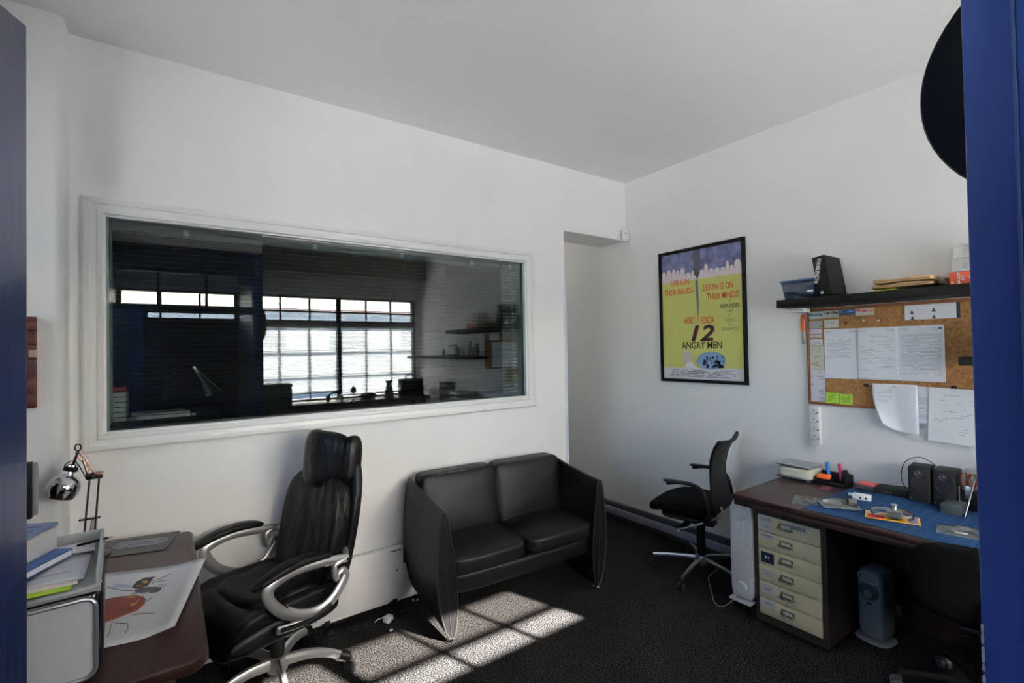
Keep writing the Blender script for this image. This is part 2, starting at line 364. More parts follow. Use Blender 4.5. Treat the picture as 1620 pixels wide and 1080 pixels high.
# ---- facade glazing
frame_m = mat('window_frame_dark', (.10, .10, .09), .45)
clear = thin_glass('clear_window_glass', refl=.0)
filmed = thin_glass('filmed_window_glass', refl=.0, tint=(.72, .70, .68), haze=.06, hazecol=(.5, .55, .6))
def facade_window(name, x0, x1, muntins, low):
    W = sempty(name, (0, YF - .05, 0))
    zt0, zmid, zt1 = 2.085, 2.215, 2.415
    MB().box(x0, x1, -.04, .04, zt1, zt1 + .03).build('head_rail', frame_m, W, smooth=False)
    MB().box(x0, x1, -.04, .04, 2.0, zt0).build('transom', frame_m, W, smooth=False)
    MB().box(x0, x1, -.02, .02, zmid - .012, zmid + .012).build('glazing_bar', frame_m, W, smooth=False)
    for x in (x0, x1): MB().box(x - .025, x + .025, -.045, .045, low, zt1 + .03).build('jamb', frame_m, W, smooth=False)
    xs = [x0] + muntins + [x1]
    for x in muntins: MB().box(x - .012, x + .012, -.02, .02, low, zt1).build('muntin', frame_m, W, smooth=False)
    for a, b in zip(xs, xs[1:]):
        MB().box(a, b, -.003, .003, zt0, zmid).build('pane', clear, W, smooth=False)
        MB().box(a, b, -.003, .003, zmid, zt1).build('pane', filmed, W, smooth=False)
        if low < 1.5:
            zz = [low, 1.27, 1.63, 2.0]
            for c, d in zip(zz, zz[1:]): MB().box(a, b, -.003, .003, c, d).build('pane', clear, W, smooth=False)
    if low < 1.5:
        for z in (1.27, 1.63): MB().box(x0, x1, -.02, .02, z - .012, z + .012).build('glazing_bar', frame_m, W, smooth=False)
        MB().box(x0, x1, -.07, .09, low - .03, low).build('sill', gloss_white, W, smooth=False)
    return W
facade_window('window_2', .90, 2.12, [1.30, 1.70], .93)
facade_window('window_3', 2.12, 3.335, [2.545, 2.95], .93)
facade_window('window_4', -.50, .75, [-.09, .33], 2.0)
sw_ = sempty('window_added', (-1.75, 1.55, 0))        # unseen side window, added to light the left part of the room
for y in (-.70, 0, .70): MB().box(-.03, .03, y - .02, y + .02, 1.6, 2.6).build('mullion', gloss_white, sw_, smooth=False)
for z in (1.60, 2.09, 2.57): MB().box(-.03, .03, -.70, .70, z, z + .03).build('glazing_bar', gloss_white, sw_, smooth=False)
for a in (-.68, .02):
    for z in (1.63, 2.12): MB().box(-.003, .003, a, a + .66, z, z + .45).build('pane', clear, sw_, smooth=False)
# outer door of the porch
dr = sempty('door_1', (0, YF - .05, 0))
odb = mat('outer_door_blue', (.08, .10, .17), .5)
MB().box(-.52, .775, -.03, .03, 0.02, 2.0).build('door_leaf', odb, dr, bev=.003)
for k in range(9): MB().box(-.46, .70, .03, .038, .15 + k * .2, .33 + k * .2).build('board', odb, dr, bev=.004)
# inner door frame (blue) with transom light
df = sempty('door_2', (0, 0, 0))
MB().box(.763, .800, 0.0, .15, 0, 2.70).build('jamb', jamb_blue, df, bev=.004)
MB().box(.800, .84, 0.0, .15, 0, 2.70).build('outer_architrave', navy, df, bev=.003)
MB().box(.752, .763, -.04, .105, 0, 2.70).build('door_stop', jamb_blue, df, bev=.003)
MB().box(-.52, -.47, 0.0, .15, 0, 2.70).build('jamb', blue_paint, df, bev=.004)
MB().box(-.47, .763, .02, .15, 2.44, 2.70).build('head', navy, df, bev=.003)
MB().box(-.47, .763, .02, .15, 2.035, 2.11).build('transom', navy, df, bev=.003)
for x in (-.088, .32): MB().box(x - .012, x + .012, .06, .11, 2.11, 2.44).build('mullion', navy, df, smooth=False)
for a, b in ((-.47, -.1), (-.076, .308), (.332, .763)): MB().box(a, b, .083, .087, 2.11, 2.44).build('pane', clear, df, smooth=False)
# white chips along the jamb edge, painting its sunlit spots
rng = random.Random(3); mb = MB()
for k in range(26):
    z = 1.27 - k * .011 - rng.random() * .004 if k < 20 else 1.0 - (k - 20) * .05
    mb.cush((.7625, .1485, z), (.0016, .0016, .003 + rng.random() * .006), p=2.5, n=3)
mb.build('sunlit_edge_spots', mat('sunlit_spot_white', (.75, .73, .70), .6), df, kind='stuff')
mb = MB(); pts = [(.7505 + .0006 * rng.uniform(-1, 1), .1055, 2.6 - k * .02) for k in range(60)]
mb.tube(pts, [.0012 + .0012 * rng.random() for _ in pts], 5).build('paint_ridge', mat('pale_paint_edge', (.10, .15, .32), .4), df)
# open left leaf, hinged at the left jamb
ang = math.atan2(.86 - .15, -.145 + .46)
lf = sempty('door_3', (-.462, .155, 0), ang)
MB().box(0, .775, 0, .042, .01, 2.03).build('door_leaf', blue_paint, lf, bev=.003)
MB().box(.70, .745, -.012, 0, .98, 1.14).build('lock_plate', satin, lf, bev=.003)
# dado trunking along the right wall
tr = MB().box(WR - .05, WR, 1.0, 5.6, .045, .105)
struct('trim_3', tr, mat('grey_trunking', (.28, .31, .36), .35), bev=.003)
struct('trim_4', MB().box(WR - .035, WR, 1.0, 5.6, .105, .15), mat('dark_trunking_lip', (.05, .055, .06), .5), bev=.003)
struct('baseboard_right', MB().box(WR - .03, WR, 1.0, 5.6, 0, .045), mat('dark_skirting', (.06, .06, .065), .5), bev=.002)
# ---- outside the shop window
struct('ground_outside', MB().box(-40, 40, -60, YF - .12, -.12, -.02).box(-40, -1.8, YF - .12, 20, -.12, -.02), mat('pale_paving', (.70, .68, .65), .9, var=.1, vscale=2), smooth=False)
bd = thing('building', 'white building across the street with a red band, mirrored in the internal glass', 'building', (2, -15, 0))
MB().box(-14, 14, -4, 0, 0, 3.3).build('wall', mat('far_white_render', (.75, .73, .70), .8), bd, smooth=False)
MB().box(-14.1, 14.1, -4, .05, 3.3, 3.42).build('parapet', mat('far_red_band', (.5, .12, .10), .7), bd, smooth=False)
for k in range(8): MB().box(-12.5 + k * 3.2, -11 + k * 3.2, 0, .05, 1.6, 2.9).build('window', mat('far_window', (.10, .16, .26), .2), bd, smooth=False)
# venetian blinds behind the shop window
slat_w = translucent('white_slats', (.90, .90, .89), .15)
for i, (x0, x1, z0) in enumerate(((.93, 2.09, 1.02), (2.15, 3.31, .96))):
    vb = thing('venetian_blind', ['white venetian blind over the shop window nearest the door, mirrored in the glass', 'white venetian blind over the shop window in the corner, mirrored in the glass'][i], 'blind', ((x0 + x1) / 2, YF + .035, 2.0), 0, 'white blinds on the shop windows')
    hw = (x1 - x0) / 2; mb = MB(); nn = int((1.98 - z0) / .0215)
    for k in range(nn):
        z = -.03 - k * .0215; mb.at((0, 0, z), (math.radians(30), 0, 0)).sheet(lambda u, v: ((u * 2 - 1) * hw, (v - .5) * .025, .0025 * (1 - (2 * v - 1) ** 2)), 1, 2)
    mb.build('slats', slat_w, vb, kind='stuff')
    MB().box(-hw, hw, -.015, .015, -.025, 0).build('head_rail', white_pl, vb, bev=.002)
    MB().box(-hw, hw, -.012, .012, z0 - 2.0 - .01, z0 - 2.0 + .005).build('bottom_rail', white_pl, vb, bev=.002)
# ================================================================== BEHIND THE INTERNAL GLASS
slat_d = mat('dark_grey_slats', (.05, .052, .055), .4); slat_l = mat('grey_slats', (.42, .43, .42), .4)
for i, (x0, x1, sm, tilt, lab) in enumerate(((gx0 + .02, 2.085, slat_d, 4, 'wide dark venetian blind hanging open behind the internal window'), (2.10, gx1 - .012, slat_l, 30, 'narrow grey venetian blind at the right end of the internal window'))):
    vb = thing('venetian_blind', lab, 'blind', ((x0 + x1) / 2, 3.10, gz1 - .01)); hw = (x1 - x0) / 2; mb = MB()
    nn = 38
    for k in range(nn):
        z = -.045 - k * .0255; mb.at((0, 0, z), (math.radians(tilt), 0, 0)).sheet(lambda u, v: ((u * 2 - 1) * hw, (v - .5) * .025, .002 * (1 - (2 * v - 1) ** 2)), 1, 2)
    mb.build('slats', sm, vb, kind='stuff')
    MB().box(-hw, hw, -.014, .014, -.03, 0).build('head_rail', mat('grey_head_rail', (.25, .25, .25), .4), vb, bev=.002)
    for x in ((-hw + .30, -hw + .95, 0.35, .9) if i == 0 else (0.0,)):
        MB().box(x - .012, x + .012, -.03, -.014, -.028, .004).build('bracket', white_pl, vb, bev=.002)
    if i == 1: 
        mb = MB()
        for k in range(46): mb.cush((.012, -.03, -.04 - k * .02), (.0042, .0042, .0085), p=2, n=4)
        mb.build('bead_cord', mat('pale_cord', (.75, .75, .72), .4), vb, kind='stuff')
solo(MB().box(-.52, 2.36, 3.33, 4.1, 1.20, 1.235), 'counter', mat('counter_grey', (.12, .12, .12), .4), 'long grey counter in the dark room behind the internal glass', 'counter', bev=.004)
lp = thing('desk_lamp', 'chrome cone-shaded desk lamp behind the glass above the executive chair', 'lamp', (.11, 3.64, 1.235))
MB().lathe([(.07, 0), (.07, .012), (.02, .02)], n=20).build('base', chrome, lp)
MB().tube(spline([(0, 0, .02), (-.10, 0, .06), (-.14, 0, .16), (-.08, 0, .26), (.02, 0, .27)], 6), .006, 8).build('curved_arm', chrome, lp)
cs = MB(); cs.at((.03, 0, .27), (0, math.radians(-32), 0)); cs.lathe([(.016, .03), (.018, -.02), (.028, -.06), (.070, -.17), (.066, -.17), (.024, -.06)], n=24, cap=False); cs.build('shade', chrome, lp)
fb = thing('file_box', 'white magazine file with red lettering behind the glass at its left end', 'file box', (-.245, 3.42, 1.235))
MB().box(-.05, .05, -.03, .2, 0, .17).build('body', paper, fb, bev=.002)
MB().box(-.052, .052, -.032, .202, .17, .20).build('red_lid', mat('red_card', (.4, .03, .03), .6), fb, bev=.002)
solo(MB().box(-.14, .14, -.10, .10, 0, .02).box(-.11, .13, -.09, .09, .02, .05), 'paper_pile', paper, 'loose pile of white paper beside the cone-shaded lamp behind the glass', 'paper', (-.05, 3.40, 1.235), .2, bev=.002)
# ================================================================== ROOM: WALL THINGS
def wall_thing(name, label, cat, y, z, group=None, x=WR):     # local frame: +X along the wall (image right), -Y out of the wall
    return thing(name, label, cat, (x, y, z), -PI / 2, group)
# motion sensor
ms = thing('motion_sensor', 'small white motion sensor in the corner above the passage opening', 'sensor', (3.405, 2.985, 2.62), 0)
ms.rotation_euler = (0, 0, -.75)
MB().cush((0, -.03, 0), (.034, .022, .058), p=4, n=10).build('housing', white_pl, ms)
MB().box(-.014, .014, -.054, -.050, .010, .014).build('lens_slot', black_pl, ms)
# ---- poster: yellow sheet in black frame
po = wall_thing('framed_poster', 'yellow film poster in a thin black frame on the right wall', 'poster', 2.25, 1.852)
pw, ph = .379, .541
fr = MB()
for (a, b, c, d) in ((-pw, pw, ph - .026, ph), (-pw, pw, -ph, -ph + .026), (-pw, -pw + .026, -ph + .026, ph - .026), (pw - .026, pw, -ph + .026, ph - .026)):
    MB().box(a, b, -.022, -.001, c, d).build('frame_rail', matte_black, po, bev=.002)
W2, H2 = pw - .026, ph - .026
def flat(mb_pts, y=-.0105): 
    mb = MB(); i = [mb.pt((x, y, z)) for x, z in mb_pts]; mb.f.append(i); return mb
def quad(x0, x1, z0, z1, y): return MB().sheet(lambda u, v: (x0 + (x1 - x0) * u, y, z0 + (z1 - z0) * v))
MB().box(-W2, W2, -.010, -.002, -H2, H2).build('print_sheet', mat('poster_yellow', (.58, .60, .17), .55), po, smooth=False)
MB().box(-W2, W2, -.0106, -.010, H2 - .225, H2).build('print_band', mat('poster_blue_violet', (.13, .14, .28), .55, var=.55, vscale=18), po, smooth=False)
bumps = []
rng = random.Random(5); x = -W2; bumps.append((-W2, H2 - .235))
while x < W2 - .001:
    wv = rng.uniform(.03, .055); hgt = rng.uniform(.03, .085) * (1.25 if abs(x + .2) < .04 else 1)
    for k in range(7):
        a = PI * k / 6; bumps.append((min(W2, x + wv / 2 - wv / 2 * math.cos(a)), H2 - .205 + hgt * math.sin(a) ** .6 - .0))
    x += wv
bumps.append((W2, H2 - .235))
flat(bumps, -.0109).build('print_shape', mat('poster_pale_pink', (.72, .64, .66), .6), po, smooth=False)
flat([(-.055, H2), (.015, H2), (.005, H2 - .19), (-.015, H2 - .235), (-.045, H2 - .19)], -.0112).build('print_shape', mat('poster_grey', (.09, .09, .11), .6), po, smooth=False)
flat([(-.035, H2 - .235), (-.012, H2 - .235), (-.008, H2 - .40), (-.012, H2 - .50), (-.010, H2 - .59), (-.022, H2 - .50), (-.028, H2 - .38)], -.0112).build('print_shape', mat('poster_slate', (.14, .17, .20), .6), po, smooth=False)
MB().box(-W2, W2, -.0106, -.010, -H2, -H2 + .09).build('print_band', mat('poster_foot_white', (.62, .62, .66), .6), po, smooth=False)
ov = [(.085 + .125 * math.cos(a * PI / 12), -.365 + .07 * math.sin(a * PI / 12)) for a in range(24)]
flat(ov, -.0108).build('print_shape', mat('poster_sky', (.22, .36, .60), .6), po, smooth=False)
rng = random.Random(9); mb = MB()
for k in range(40):
    cx, cz = .10 + rng.uniform(-.09, .09), -.375 + rng.uniform(-.04, .04); r = rng.uniform(.006, .014)
    i = [mb.pt((cx + r * math.cos(a * PI / 3), -.0111, cz + r * math.sin(a * PI / 3))) for a in range(6)]; mb.f.append(i)
mb.build('print_speckle', mat('poster_navy', (.02, .03, .09), .6), po, smooth=False, kind='stuff')
flat([(-.12 + .048 * math.cos(a * PI / 9), -.345 + .062 * math.sin(a * PI / 9)) for a in range(18)], -.0112).build('print_shape', mat('poster_cream', (.60, .52, .45), .6), po, smooth=False)
flat([(-.15, -.425), (-.13, -.385), (-.09, -.375), (-.03, -.425)], -.0113).build('print_shape', mat('poster_white', (.72, .72, .72), .6), po, smooth=False)
red_t = mat('poster_red', (.60, .05, .03), .6); drk_t = mat('poster_dark_grey', (.035, .03, .035), .6); grey_t = mat('poster_mid_grey', (.22, .22, .14), .6)
Y = -.0114
for (t, mt, s, x, z, sx) in (('LIFE IS IN', red_t, .068, -.175, .270, .62), ('THEIR HANDS-', red_t, .068, -.188, .195, .62), ('DEATH IS ON', red_t, .068, .155, .200, .62), ('THEIR MINDS!', red_t, .068, .195, .128, .62),
        ('HENRY', red_t, .075, -.095, -.045, .42), ('FONDA', red_t, .075, .062, -.052, .42), ('EXPLODES', drk_t, .040, .252, .045, .80),
        ('IT', grey_t, .036, .25, .085, .7), ('LIKE', grey_t, .036, .25, .008, .7), ('12', grey_t, .036, .25, -.028, .7), ('STICKS', grey_t, .036, .25, -.062, .7), ('OF', grey_t, .036, .25, -.095, .7), ('DYNAMITE!', grey_t, .036, .25, -.128, .7),
        ('ANGRY MEN', drk_t, .078, .005, -.248, .80)):
    lettering(po, t, mt, s, (x, Y, z), sx=sx, bold=.0006 if mt is not grey_t else 0)
lettering(po, '12', drk_t, .17, (-.01, Y, -.155), sx=1.35, bold=.003, shear=.25)
lettering(po, '12', red_t, .17, (-.003, Y + .0003, -.159), sx=1.35, bold=.003, shear=.25)
quad(-.29, .29, -H2 + .012, -H2 + .075, -.0109).build('small_print', printed('poster_credits', (.62, .62, .66), (.2, .2, .25), 5, .02, .98, .05, .98, .55, 3, 60), po, smooth=False)
# ---- long shelf
def wbox(th_, name, m, x0, x1, y0, y1, z0, z1, bev=.002, **k): return MB().box(x0, x1, y0, y1, z0, z1).build(name, m, th_, bev=bev, **k)
sh = wall_thing('wall_shelf', 'long black floating shelf above the cork board', 'shelf', 1.543, 1.835)
wbox(sh, 'shelf_board', matte_black, 0, 1.60, -.25, 0, 0, .05, .0015)
wbox(sh, 'wall_batten', gloss_white, .02, .10, -.12, 0, -.028, 0, .002)
sh2 = wall_thing('wall_shelf', 'short black floating shelf beside the cork board, cut off by the blue jamb', 'shelf', .675, 1.482)
wbox(sh2, 'shelf_board', matte_black, 0, 2.10, -.25, 0, 0, .042, .0015)
# storage box
bx = wall_thing('storage_box', 'clear blue-tinted plastic box with a lid at the left end of the shelf', 'storage box', 1.43, 1.885)
tub = thin_glass('blue_tinted_plastic', refl=.05, tint=(.80, .86, .96), haze=.12, hazecol=(.6, .7, .9))
mb = MB(); A, B = [(-.085, -.20), (.085, -.20), (.085, -.06), (-.085, -.06)], [(-.102, -.215), (.102, -.215), (.102, -.045), (-.102, -.045)]
ia = [mb.pt((x, y, .001)) for x, y in A]; ib = [mb.pt((x, y, .115)) for x, y in B]; mb.f.append(ia)
for k in range(4): mb.f.append([ia[k], ia[(k + 1) % 4], ib[(k + 1) % 4], ib[k]])
mb.build('tub', tub, bx, bev=.008, solid=.002)
MB().box(-.108, .108, -.222, -.04, .112, .122).build('lid', mat('blue_lid', (.05, .11, .28), .3), bx, bev=.004)
MB().at((0, -.13, .03), (0, .25, 0)).box(-.07, .07, -.06, .06, -.012, .012).build('contents', mat('dark_blue_contents', (.02, .04, .09), .5), bx, bev=.003)
# ring binder
bi = wall_thing('ring_binder', 'black ring binder leaning on the shelf beside the blue box', 'binder', 1.27, 1.886)
mb = MB().at((.0, -.12, 0), (0, math.radians(-9), 0)); mb.box(-.025, .045, -.12, .10, .004, .245); o = mb.build('cover', matte_black, bi, bev=.004)
mb = MB().at((.0, -.12, 0), (0, math.radians(-9), 0)); mb.box(-.024, .0, -.1215, -.12, .10, .235); mb.build('spine_label', printed('binder_spine', (.03, .03, .03), (.75, .75, .75), 22, 0, 1, 0, 1, .5, 2, 12), bi, smooth=False)
lettering(bi, 'WAVELENGTH', white_pl, .030, (-.032, -.2425, .155), rot=(PI / 2, PI / 2 + .157, 0), sx=.75, bold=.0006)
MB().lathe([(.009, -.001), (.009, .001)], c=(-.010, -.2415, .022), n=14, axis='y').build('finger_ring', chrome, bi)
# envelopes
ev = mat('kraft_paper', (.42, .27, .13), .8, bump=.3, bscale=12, var=.15, vscale=10)
for k, (lab, dy, z, a, hz, mm, wv) in enumerate((('lime green wallet at the bottom left of the envelope pile on the shelf', .085, 1.886, .03, .010, mat('lime_card', (.45, .55, .05), .6), .10), ('thick brown kraft envelope in the middle of the pile on the shelf', .0, 1.8985, -.02, .022, ev, .275), ('crumpled brown kraft envelope on top of the pile on the shelf', .01, 1.9245, .05, .022, mat('kraft_paper_light', (.50, .33, .17), .8, bump=.4, bscale=14, var=.15, vscale=10), .26))):
    e = wall_thing('envelope', lab, 'envelope', .900 + dy, z + k * .001); e.rotation_euler.z += a
    rr = random.Random(k)
    ph0 = rr.random() * 6
    MB().cush((0, -.125, hz / 2), (wv / 2, .11, hz / 2), p=9, n=12, fn=lambda q: (q.x, q.y, max(q.z, -hz / 2) + .006 * math.sin(q.x * 30 + ph0) * (1 if q.z > 0 else 0) * .6)).build('body', mm, e)
    MB().box(-wv / 2 + .01, wv / 2 - .01, -.236, -.2345, hz * .3, hz * .62).build('open_edge', mat('kraft_edge', (.22, .13, .06), .8) if k else mm, e, smooth=False)
wallet = wall_thing('dark_folder', 'dark brown folded wallet slumped at the right end of the envelope pile', 'folder', .738, 1.886)
MB().cush((0, -.12, .024), (.022, .10, .024), p=2.6, n=10).build('body', mat('dark_brown_leatherette', (.05, .035, .02), .5, bump=.3), wallet)
# boxes at the right end
for k, (nm, lab, z, hh, mm, x0) in enumerate((('carton', 'orange-red carton with white lettering at the bottom of the box stack', 1.886, .066, mat('orange_red_card', (.62, .09, .03), .5), .0), ('carton', 'white carton with printed lines in the middle of the box stack', 1.953, .068, mat('white_card', (.66, .65, .64), .6), .012), ('carton', 'white carton with a folded triangle mark on top of the box stack', 2.022, .066, mat('white_card_top', (.70, .69, .68), .6), .018))):
    c = wall_thing(nm, lab, 'box', .714 - x0, z)
    MB().box(0, .30, -.182, -.03, 0, hh).build('body', mm, c, bev=.0015)
    if k == 0:
        lettering(c, 'BACKUP\nKIT', paper, .017, (.045, -.1826, hh / 2), rot=(PI / 2, -PI / 2, 0), bold=.0004)
        mb = MB(); i0 = [(.088 + .013 * math.cos(a * PI / 10), hh / 2 + .013 * math.sin(a * PI / 10)) for a in range(20)]
        mb.lathe([(.013, -.1826), (.013, -.1832), (.008, -.1832), (.008, -.1826)], c=(.088, 0, .036), n=20, axis='y', cap=False); mb.lathe([(.003, -.1826), (.003, -.183)], c=(.088, 0, .036), n=10, axis='y'); mb.build('round_mark', paper, c)
        flat([(.012 + .006 * math.cos(a * PI / 4), .014 + .006 * math.sin(a * PI / 4)) for a in range(8)], -.1825).build('dot_mark', paper, c, smooth=False)
    else:
        quad(.035, .14, .008, hh - .006, -.1826).build('label_print', printed('carton_print%d' % k, (.62, .61, .60), (.25, .2, .25), 6, .02, 1, 0, 1, .62, k, 22), c, smooth=False)
        if k == 2: flat([(.004, .008), (.004, .058), (.03, .033)], -.1826).build('triangle_mark', mat('card_bright', (.78, .78, .78), .5), c, smooth=False)
# ---- cork board
cb = wall_thing('cork_board', 'wide cork pinboard in a thin wooden frame under the long shelf', 'pinboard', 1.468, 1.21)
cork = mat('cork', (.34, .17, .06), .9, bump=.5, bscale=160, var=.35, vscale=60)
MB().box(0, .86, -.012, -.001, 0, .615).build('cork_sheet', cork, cb, smooth=False)
woodf = mat('orange_brown_wood', (.24, .085, .03), .45, var=.2, vscale=6, stretch=(1, 8, 8))
for (a, b, c, d) in ((0, .86, .600, .618), (0, .86, 0, .016), (0, .016, .016, .600), (.844, .86, .016, .600)): MB().box(a, b, -.02, -.001, c, d).build('frame_rail', woodf, cb, bev=.002)
def pinned(name, label, x0, x1, z0, z1, m, group=None, cat='paper', tilt=0, y=-.0135, curl=None, pin=None, warp=lambda u, v: 0):
    """a sheet pinned on the board; x,z in board frame"""
    t = wall_thing(name, label, cat, 1.468 - (x0 + x1) / 2, 1.21 + (z0 + z1) / 2, group)
    wv, hv = (x1 - x0) / 2, (z1 - z0) / 2
    f = curl or (lambda u, v: 0)
    c, s = math.cos(tilt), math.sin(tilt)
    o = MB().sheet(lambda u, v: ((u * 2 - 1) * wv * c - (v * 2 - 1) * hv * s + warp(u, v), y - f(u, v), (v * 2 - 1) * hv * c + (u * 2 - 1) * wv * s + warp(u, v) * .9), 16 if curl else 1, 20 if curl else 1).build('sheet', m, t, solid=.0006, smooth=bool(curl))
    if pin: MB().lathe([(.004, y - .001), (.005, y - .006), (.003, y - .008)], c=(pin[0], 0, pin[1]), n=10, axis='y').build('pin', pin[2], t)
    return t
P = lambda px: px
heads = mat('print_grey', (.35, .36, .38), .8)
for k, (x0, x1, lab) in enumerate(((.102, .283, 'A4 contact list with a short left column, leftmost of the three pinned side by side'), (.281, .484, 'A4 contact list with sparse broken lines, middle of the three pinned side by side'), (.482, .690, 'A4 contact list with dense columns, rightmost of the three pinned side by side'))):
    t = pinned('contact_list', lab, x0, x1, .172, .483, printed('list_print%d' % k, (.80, .81, .87), (.50, .50, .57), 46, .08, [.82, .92, .94][k], [.40, .10, .12][k], [.80, .86, .86][k], [.52, .46, .54][k], k * 3, [9, 12, 14][k]), curl=(lambda u, v: .004 + .004 * math.sin(u * 5) * (1 - v)) if k == 1 else None, y=-.0135 - .0006 * k, pin=(0.0, .15, white_pl))
    for (tx, sz) in ((-.07, .020), (.07, .020)): lettering(t, 'TCM', heads, sz, (tx, -.0155 - .0006 * k - (.006 if k == 1 else 0), .135), sx=.8)
    if k == 2: MB().lathe([(.006, -.0155), (.006, -.017)], c=(.088, 0, .137), n=10, axis='y').build('round_logo', ink, t)
t = pinned('contact_sheet', 'white strip with four small portraits pinned at the top right of the cork board', .520, .742, .517, .610, mat('cool_white_paper', (.84, .86, .90), .7), tilt=-.0)
for (x, z) in ((-.078, -.005), (.018, .002), (-.076, -.038), (.018, -.036)):
    mb = MB().at((x, -.0145, z)); mb.prism([(-.011, -.008), (.011, -.008), (.004, .002), (-.004, .002)], 0, .0005); mb.lathe([(.0045, 0), (.0045, .0006)], c=(0, 0, .006), n=8, axis='y'); mb.build('portrait_print', mat('portrait_dark', (.10, .04, .05), .7), t)
pinned('dark_card', 'dark card just showing behind the strip of four portraits', .735, .757, .515, .602, mat('dark_green_card', (.03, .05, .05), .6), y=-.0128)
# row of small photo strips at the top left
strip_cols = [((.012, .096), (.553, .600), (.45, .50, .50), 'small pinned card with a blue stamp at the top left of the cork board', (.04, .08, .2)),
              ((.096, .188), (.556, .612), (.42, .45, .42), 'small pinned card with a dark landscape strip, second along the top of the cork board', (.05, .03, .03)),
              ((.188, .278), (.566, .608), (.02, .07, .16), 'small blue night-view card, third along the top of the cork board', (.08, .25, .5)),
              ((.278, .374), (.558, .612), (.55, .56, .48), 'small pale card with pink and blue dabs, fourth along the top of the cork board', (.45, .10, .12))]
for k, ((x0, x1), (z0, z1), c, lab, c2) in enumerate(strip_cols):
    t = pinned('photo_card', lab, x0, x1, z0, z1, mat('photo_card%d' % k, c, .5), cat='card')
    wv, hv = (x1 - x0) / 2, (z1 - z0) / 2
    rr = random.Random(k + 20)
    for q in range(5):
        a = -wv * .85 + q * wv * .36; hq = hv * rr.uniform(.3, .8)
        MB().box(a, a + wv * .3, -.0148, -.0143, -hv * .3 + rr.uniform(0, .3) * hv, -hv * .3 + hq).build('print_patch', mat('photo_ink%d%d' % (k, q % 2), tuple(min(1, cc * (1 + q % 2)) for cc in c2), .6), t, smooth=False)
small = [('grey and cream folded card in the left column of the cork board', .014, .092, .492, .540, (.40, .41, .40)), ('cream card with a tiny blue drawing under the landscape strip', .104, .186, .492, .543, (.58, .60, .56)),
         ('white slip with a pink line in the left column of the cork board', .013, .090, .457, .488, (.66, .62, .68)), ('white slip with an orange line in the left column of the cork board', .013, .090, .432, .453, (.62, .62, .68)),
         ('white business card with printed lines in the left column of the cork board', .012, .092, .380, .422, (.70, .70, .72)), ('pale green handwritten note in the left column of the cork board', .012, .098, .292, .376, (.58, .60, .50)),
         ('cream handwritten note above the lowest white sheet in the left column', .012, .098, .228, .300, (.64, .60, .52)), ('white sheet at the bottom of the left column of the cork board', .012, .100, .102, .226, (.68, .68, .74)),
         ('white sheet behind the lowest note of the left column', .010, .098, .020, .110, (.64, .65, .72))]
for k, (lab, x0, x1, z0, z1, c) in enumerate(small):
    pinned('note', lab, x0, x1, z0, z1, printed('note_print%d' % k, c, tuple(v * .45 for v in c) if k not in (2, 3) else (.5, .2, .15), [3, 5, 3, 2, 6, 8, 6, 9, 7][k], .06, .94, .08, .92, .45, k * 5, 10), cat='note', y=-.0135 - .0007 * (k % 3))
for k, (x0, x1, z0, z1, lab) in enumerate(((.102, .177, .015, .082, 'left lime green sticky note at the foot of the cork board'), (.180, .252, .012, .078, 'right lime green sticky note at the foot of the cork board'))):
    pinned('sticky_note', lab, x0, x1, z0, z1, printed('sticky%d' % k, (.42, .68, .08), (.12, .28, .03), 6, .1, .8, .15, .85, .5, k, 8), cat='sticky note', curl=lambda u, v: .001 + .006 * (1 - v) ** 2)
# hanging sheets
pinned('curling_sheet', 'large white sheet curling at its lower left corner, hanging below the cork board', .358, .572, -.130, .152, printed('curl_print', (.82, .83, .87), (.52, .52, .58), 40, .12, .45, .62, .90, .52, 4, 14), curl=lambda u, v: .006 + .055 * max(0, (1 - u) * .9 + (1 - v) * .75 - .85) ** 1.6 + .003 * math.sin(u * 9), y=-.024, pin=(.0, .125, chrome), warp=lambda u, v: .075 * max(0, (1 - u) + (1 - v) - 1.15) ** 1.5)
pinned('white_slip', 'narrow white list hanging between the two large sheets', .545, .634, -.060, .143, printed('slip_print', (.78, .79, .85), (.50, .50, .56), 30, .05, .85, .1, .72, .55, 8, 9), y=-.0215)
t = pinned('form_sheet', 'white form held by a black clip, rightmost of the sheets hanging below the board', .615, .840, -.155, .140, printed('form_print', (.84, .85, .86), (.50, .50, .54), 40, .08, .92, .08, .90, .40, 13, 22), tilt=-.035, y=-.027)
for k, (x, z, lab) in enumerate(((.325, .140, 'small black bulldog clip on the bare cork left of the hanging sheets'), (.726, .150, 'small black bulldog clip holding the form sheet'))):
    c = wall_thing('bulldog_clip', lab, 'clip', 1.468 - x, 1.21 + z)
    MB().prism([(-.013, -.010), (.013, -.010), (.009, .006), (-.009, .006)], -.040 if k else -.027, -.028 if k else -.014).build('body', black_pl, c, bev=.001)
    MB().tube([(-.006, -.030, .004), (-.004, -.030, .016), (.004, -.030, .016), (.006, -.030, .004)], .0011, 6).build('wire_handle', chrome, c)
for k, (x, z, mm, lab) in enumerate(((.225, .520, black_pl, 'black drawing pin in the cork below the blue card'), (.320, .527, white_pl, 'white drawing pin in the cork below the pale card'), (.395, .523, white_pl, 'white drawing pin in the bare cork beyond the pale card'))):
    c = wall_thing('drawing_pin', lab, 'pin', 1.468 - x, 1.21 + z); MB().lathe([(.002, -.012), (.006, -.016), (.004, -.021)], n=10, axis='y').build('head', mm, c)
